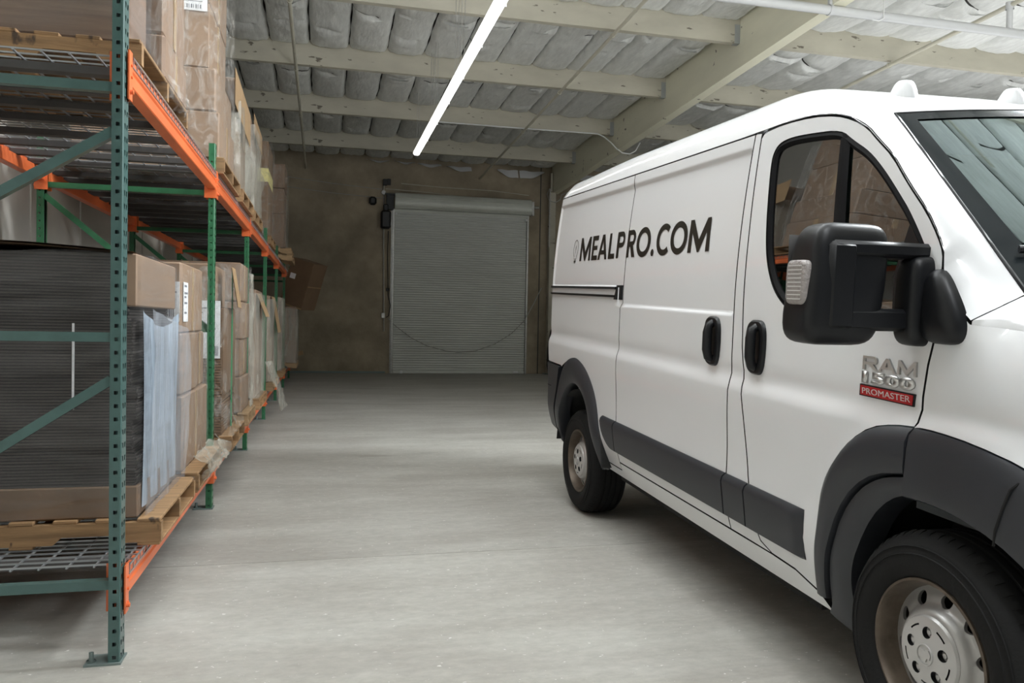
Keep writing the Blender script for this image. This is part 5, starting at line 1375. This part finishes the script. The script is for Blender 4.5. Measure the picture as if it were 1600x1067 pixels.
for zc_, hz in ((1.375, 0.024), (1.163, 0.034)):
    ar.add(*(lambda m: (m.v, m.f))(MB().box(3.155, 3.245, -0.33, 0.035, zc_ - hz, zc_ + hz, bev=0.012)))
ar.box(3.205, 3.250, -0.34, -0.245, 1.13, 1.395, bev=0.014)
ar.build('mirror_arm', M['trimblack'], mir, 40)
bs = MB()
rbox(bs, (3.222, 0.012, 1.222), (0.052, 0.080, 0.138), (0.42, 0.45))
bs.build('mirror_base', M['trimblack'], mir, 60)
cv = chaikin([(3.262, 1.315), (3.300, 1.325), (3.335, 1.300), (3.375, 1.240), (3.404, 1.165), (3.402, 1.112), (3.372, 1.096), (3.262, 1.098), (3.252, 1.16), (3.252, 1.26)], 2, True)
cc = (3.318, 1.195); mb = MB(); k = len(cv)
for f, of in ((1.0, -0.004), (0.985, 0.012), (0.93, 0.024), (0.80, 0.034), (0.5, 0.042), (0.15, 0.045)): mb.v += [SP(cc[0] + (p[0] - cc[0]) * f, cc[1] + (p[1] - cc[1]) * f, of) for p in cv]
mb.f = [(r * k + i, r * k + (i + 1) % k, (r + 1) * k + (i + 1) % k, (r + 1) * k + i) for r in range(5) for i in range(k)] + [tuple(5 * k + i for i in range(k))]; mb.mi = [0] * len(mb.f)
mb.build('mirror_base_cover', M['trimblack'], mir, 50)
ln = MB(); rbox(ln, (3.165, -0.385, 1.270), (0.050, 0.022, 0.068), (0.35, 0.4), 20, 12)
ln.build('turn_signal_lens', M['lens'], mir, 60)
lr = MB()
for k in range(9): lr.box(3.134, 3.200, -0.4080, -0.400, 1.218 + k * 0.0125, 1.2215 + k * 0.0125)
lr.build('lens_rib', M['lensrib'], mir)
am = MB(); rbox(am, (3.196, -0.376, 1.280), (0.022, 0.010, 0.016), (0.6, 0.6), 10, 8); am.build('signal_bulb', M['amber'], mir, 60)
MB().grid(lambda u, v: (3.073, -0.37 + 0.22 * u, 1.12 + 0.30 * v), 2, 2).build('mirror_glass', M['chrome'], mir)

# --- clearance lamps on the roof
for i, (s_, y, z) in enumerate(((2.62, 0.375, 1.998), (2.70, 0.80, 2.022))):
    z = min(((abs(roof(a / 120, b / 80)[0] - s_) + abs(roof(a / 120, b / 80)[1] - y)), roof(a / 120, b / 80)[2]) for a in range(90, 121) for b in range(20, 81))[1]
    def cl(u, v):
        a = 2 * pi * u; h = v
        k = math.cos(a); q = math.sin(a)
        fx = 0.85 * 0.062 * (1 - 0.55 * h ** 1.5) if k > 0 else 0.85 * 0.085 * (1 - 0.80 * h ** 1.2)
        return (s_ + 0.02 + fx * math.copysign(abs(k) ** 0.8, k), y + 0.044 * math.copysign(abs(q) ** 0.8, q) * (1 - 0.40 * h ** 2.2), z - 0.032 + 0.080 * (1 - (1 - h) ** 1.3))
    mb = MB().grid(cl, 18, 8, closeu=True); k = len(mb.v)
    mb.f.append(tuple(j * 9 + 8 for j in range(18))); mb.mi.append(0)
    vb(mb, 'clearance_lamp', M['flapwhite'], None, 60)
# --- wiper
vb(MB().tube([Vector(wsurf(0.018, 0.83)) + Vector((0.02, 0, 0.02)), Vector(wsurf(0.10, 0.85)) + Vector((0.03, 0, 0.02)), Vector(wsurf(0.45, 0.90)) + Vector((0.03, 0, 0.02))], 0.012, 8), 'wiper', M['trimblack'], None, 50)

# --- cab inside
vb(MB().box(2.16, 2.20, 0.10, 1.94, 0.2, 1.9), 'bulkhead', M['cabtrim'])
vb(MB().box(2.2, 3.9, 0.10, 1.94, 0.24, 0.30), 'cab_floor', M['inner'])
vb(MB().grid(lambda u, v: (3.12 + 0.55 * v, 0.09 + 1.86 * u, 1.02 + 0.13 * math.sin(pi * v * 0.6)), 10, 8).box(3.15, 3.6, 0.10, 1.94, 0.55, 1.02), 'dashboard', M['seat'], None, 50)
for y in (0.50, 1.52):
    st = MB(); rbox(st, (2.50, y, 0.62), (0.26, 0.25, 0.10), (0.45, 0.45), 18, 10)
    so = vb(st, 'seat', M['seat'], None, 60)
    b_ = MB(); rbox(b_, (2.32, y, 1.02), (0.08, 0.24, 0.38), (0.45, 0.5), 18, 12); b_.build('backrest', M['seat'], so, 60)
    b_ = MB(); rbox(b_, (2.30, y, 1.50), (0.05, 0.13, 0.10), (0.55, 0.55), 16, 10); b_.build('headrest', M['seat'], so, 60)
tw = MB(); tw.tube([(2.98 + 0.06 * math.sin(a), 1.50 + 0.19 * math.cos(a), 1.10 + 0.17 * math.sin(a)) for a in np.linspace(0, 2 * pi, 33)], 0.015, 8, cap=False)
vb(tw, 'steering_wheel', M['trimblack'], None, 60)

# --- wheels (stand upright on the floor)
Minv = (MV @ Matrix.Translation(BASE)).inverted()
RT = 0.362
def wheel(wx, wy, steer=0.0, far=False):
    prof = [(0.218, 0.010), (0.232, -0.006), (0.262, -0.018), (0.300, -0.017), (0.332, -0.006), (0.347, 0.012), (0.357, 0.030)]
    for k in range(4):
        y = 0.046 + k * 0.040; prof += [(0.3615, y), (0.362, y + 0.026), (0.352, y + 0.028), (0.352, y + 0.036)]
    prof += [(0.3615, 0.206), (0.355, 0.222), (0.335, 0.240), (0.280, 0.250), (0.225, 0.240)]
    tb = MB().lathe(prof, 'y', 72)
    # shoulder blocks of the tread
    for k in range(60):
        a = 2 * pi * k / 60; da = 0.030
        vs = []
        for aa in (a - da, a + da):
            for r, y in ((0.340, 0.004), (0.3595, 0.028), (0.3640, 0.044), (0.345, 0.046)): vs.append((r * math.cos(aa), y, r * math.sin(aa)))
        tb.add(vs, [(0, 1, 5, 4), (1, 2, 6, 5), (2, 3, 7, 6), (0, 3, 2, 1), (4, 5, 6, 7)])
    for r in (0.295, 0.318): tb.lathe([(r - 0.002, -0.0175 + (0.004 if r > .3 else 0)), (r, -0.0205 + (0.004 if r > .3 else 0)), (r + 0.002, -0.017 + (0.004 if r > .3 else 0))], 'y', 64)
    o = tb.build('tyre', M['rubber'], van, 40)
    o.matrix_local = Minv @ (Matrix.Translation((wx, wy, RT)) @ Matrix.Rotation(steer - pi / 2, 4, 'Z'))
    MB().lathe([(0.224, 0.012), (0.222, -0.004), (0.214, -0.006), (0.208, 0.004), (0.204, 0.030), (0.196, 0.062), (0.190, 0.110), (0.188, 0.20)], 'y', 64).build('rim', M['dirtyrim'], o, 50)
    # wheel disc with ten round vents, cut as real holes
    def dz(r):
        if r > 0.150: return 0.062 + (0.045 - 0.062) * sm(0.196, 0.150, r)
        return 0.045 + (0.012 - 0.045) * sm(0.150, 0.118, r)
    loops = [[(0.197 * math.cos(a), 0.197 * math.sin(a)) for a in np.linspace(0, 2 * pi, 73)[:-1]]]
    for k in range(10):
        a = 2 * pi * k / 10 + 0.2; cx, cz = 0.163 * math.cos(a), 0.163 * math.sin(a)
        loops.append([(cx + 0.0215 * math.cos(b), cz + 0.0215 * math.sin(b)) for b in np.linspace(0, 2 * pi, 17)[:-1]])
    pts = []; ed = []
    for lp in loops:
        b = len(pts); pts += lp; ed += [(b + i, b + (i + 1) % len(lp)) for i in range(len(lp))]
    for r in (0.19, 0.184, 0.178, 0.170, 0.16, 0.15, 0.143, 0.136, 0.130, 0.124, 0.118, 0.10, 0.06):
        for a in np.linspace(0, 2 * pi, 61)[:-1]:
            p = (r * math.cos(a + r), r * math.sin(a + r))
            if not any(math.dist(p, (0.163 * math.cos(2 * pi * k / 10 + 0.2), 0.163 * math.sin(2 * pi * k / 10 + 0.2))) < 0.024 for k in range(10)): pts.append(p)
    v2, _, f2_, *_ = delaunay_2d_cdt([Vector(p) for p in pts], ed, [], 0, 1e-6)
    fs = []
    for f in f2_:
        c = (sum(v2[i][0] for i in f) / len(f), sum(v2[i][1] for i in f) / len(f))
        if inpoly(c, loops[0]) and not any(inpoly(c, h) for h in loops[1:]): fs.append(tuple(f))
    mb = MB().add([(v[0], dz(math.hypot(v[0], v[1])), v[1]) for v in v2], fs)
    for lp in loops[1:]:
        n = len(lp); b = [(p[0], dz(math.hypot(*p)), p[1]) for p in lp]; c = [(p[0], dz(math.hypot(*p)) + 0.012, p[1]) for p in lp]
        mb.add(b + c, [(i, (i + 1) % n, n + (i + 1) % n, n + i) for i in range(n)])
    mb.lathe([(0.196, 0.10), (0.05, 0.10)], 'y', 32, mi=1)
    mb.build('wheel_disc', [M['steel'], M['inner']], o, 50)
    # centre cap: dished rim, five lug wells, five curved slots and a round emblem
    CR = 0.114
    def cz_(r): return 0.004 - 0.012 * (1 - (r / CR) ** 2) if r < CR * 0.97 else 0.010
    loops = [[(CR * math.cos(a), CR * math.sin(a)) for a in np.linspace(0, 2 * pi, 65)[:-1]]]
    for k in range(5):
        a = 2 * pi * k / 5 + pi / 2; loops.append([(0.066 * math.cos(a) + 0.0175 * math.cos(b), 0.066 * math.sin(a) + 0.0175 * math.sin(b)) for b in np.linspace(0, 2 * pi, 21)[:-1]])
    for k in range(5):
        a = 2 * pi * k / 5 - pi / 2; arc = np.linspace(a - 0.22, a + 0.22, 9)
        loops.append([(0.090 * math.cos(t_), 0.090 * math.sin(t_)) for t_ in arc] + [(0.0845 * math.cos(t_), 0.0845 * math.sin(t_)) for t_ in arc[::-1]])
    pts = []; ed = []
    for lp in loops:
        b = len(pts); pts += lp; ed += [(b + i, b + (i + 1) % len(lp)) for i in range(len(lp))]
    for r in (0.109, 0.103, 0.097, 0.04, 0.03, 0.02):
        for a in np.linspace(0, 2 * pi, 49)[:-1]: pts.append((r * math.cos(a), r * math.sin(a)))
    v2, _, f2_, *_ = delaunay_2d_cdt([Vector(p) for p in pts], ed, [], 0, 1e-6); fs = []
    for f in f2_:
        c = (sum(v2[i][0] for i in f) / len(f), sum(v2[i][1] for i in f) / len(f))
        if inpoly(c, loops[0]) and not any(inpoly(c, h) for h in loops[1:]): fs.append(tuple(f))
    mb = MB().add([(v[0], cz_(math.hypot(v[0], v[1])), v[1]) for v in v2], fs)
    mb.lathe([(CR, 0.010), (CR + 0.002, 0.03)], 'y', 64)
    for lp in loops[1:]:
        n = len(lp); dpt = 0.026 if n > 18 else 0.006
        b = [(p[0], cz_(math.hypot(*p)), p[1]) for p in lp]; c = [(p[0], cz_(math.hypot(*p)) + dpt, p[1]) for p in lp]
        mb.add(b + c, [(i, (i + 1) % n, n + (i + 1) % n, n + i) for i in range(n)], 1); mb.add(c, [tuple(range(n))], 1)
    for k in range(5):
        a = 2 * pi * k / 5 + pi / 2
        mb.lathe([(0.0, 0.004), (0.008, 0.004), (0.010, 0.016)], 'y', 6, (0.066 * math.cos(a), 0, 0.066 * math.sin(a)), 0)
    mb.lathe([(0.0275, -0.0075), (0.0285, -0.0115), (0.031, -0.0115), (0.032, -0.0075)], 'y', 32)
    # ram's-head relief in the emblem
    rh = [(-0.006, -0.020), (0.006, -0.020), (0.010, -0.008), (0.020, -0.010), (0.024, 0.004), (0.016, 0.017), (0.004, 0.015), (0.0, 0.012), (-0.004, 0.015), (-0.016, 0.017), (-0.024, 0.004), (-0.020, -0.010), (-0.010, -0.008)]
    mb.prism(rh, lambda p, q: (p, -0.0115, q), lambda p, q: (p, -0.006, q))
    mb.build('wheel_cap', [M['cap'], M['trimblack']], o, 40)
    if far: o.scale = (1, -1, 1) if False else o.scale
    return o
wheel(1.782, 5.355); wheel(1.772, 1.985, 0.012)
for (wx, wy) in ((3.78, 5.36), (3.77, 1.99)):
    o = wheel(wx, wy); o.matrix_local = Minv @ (Matrix.Translation((wx, wy, RT)) @ Matrix.Rotation(pi / 2, 4, 'Z'))
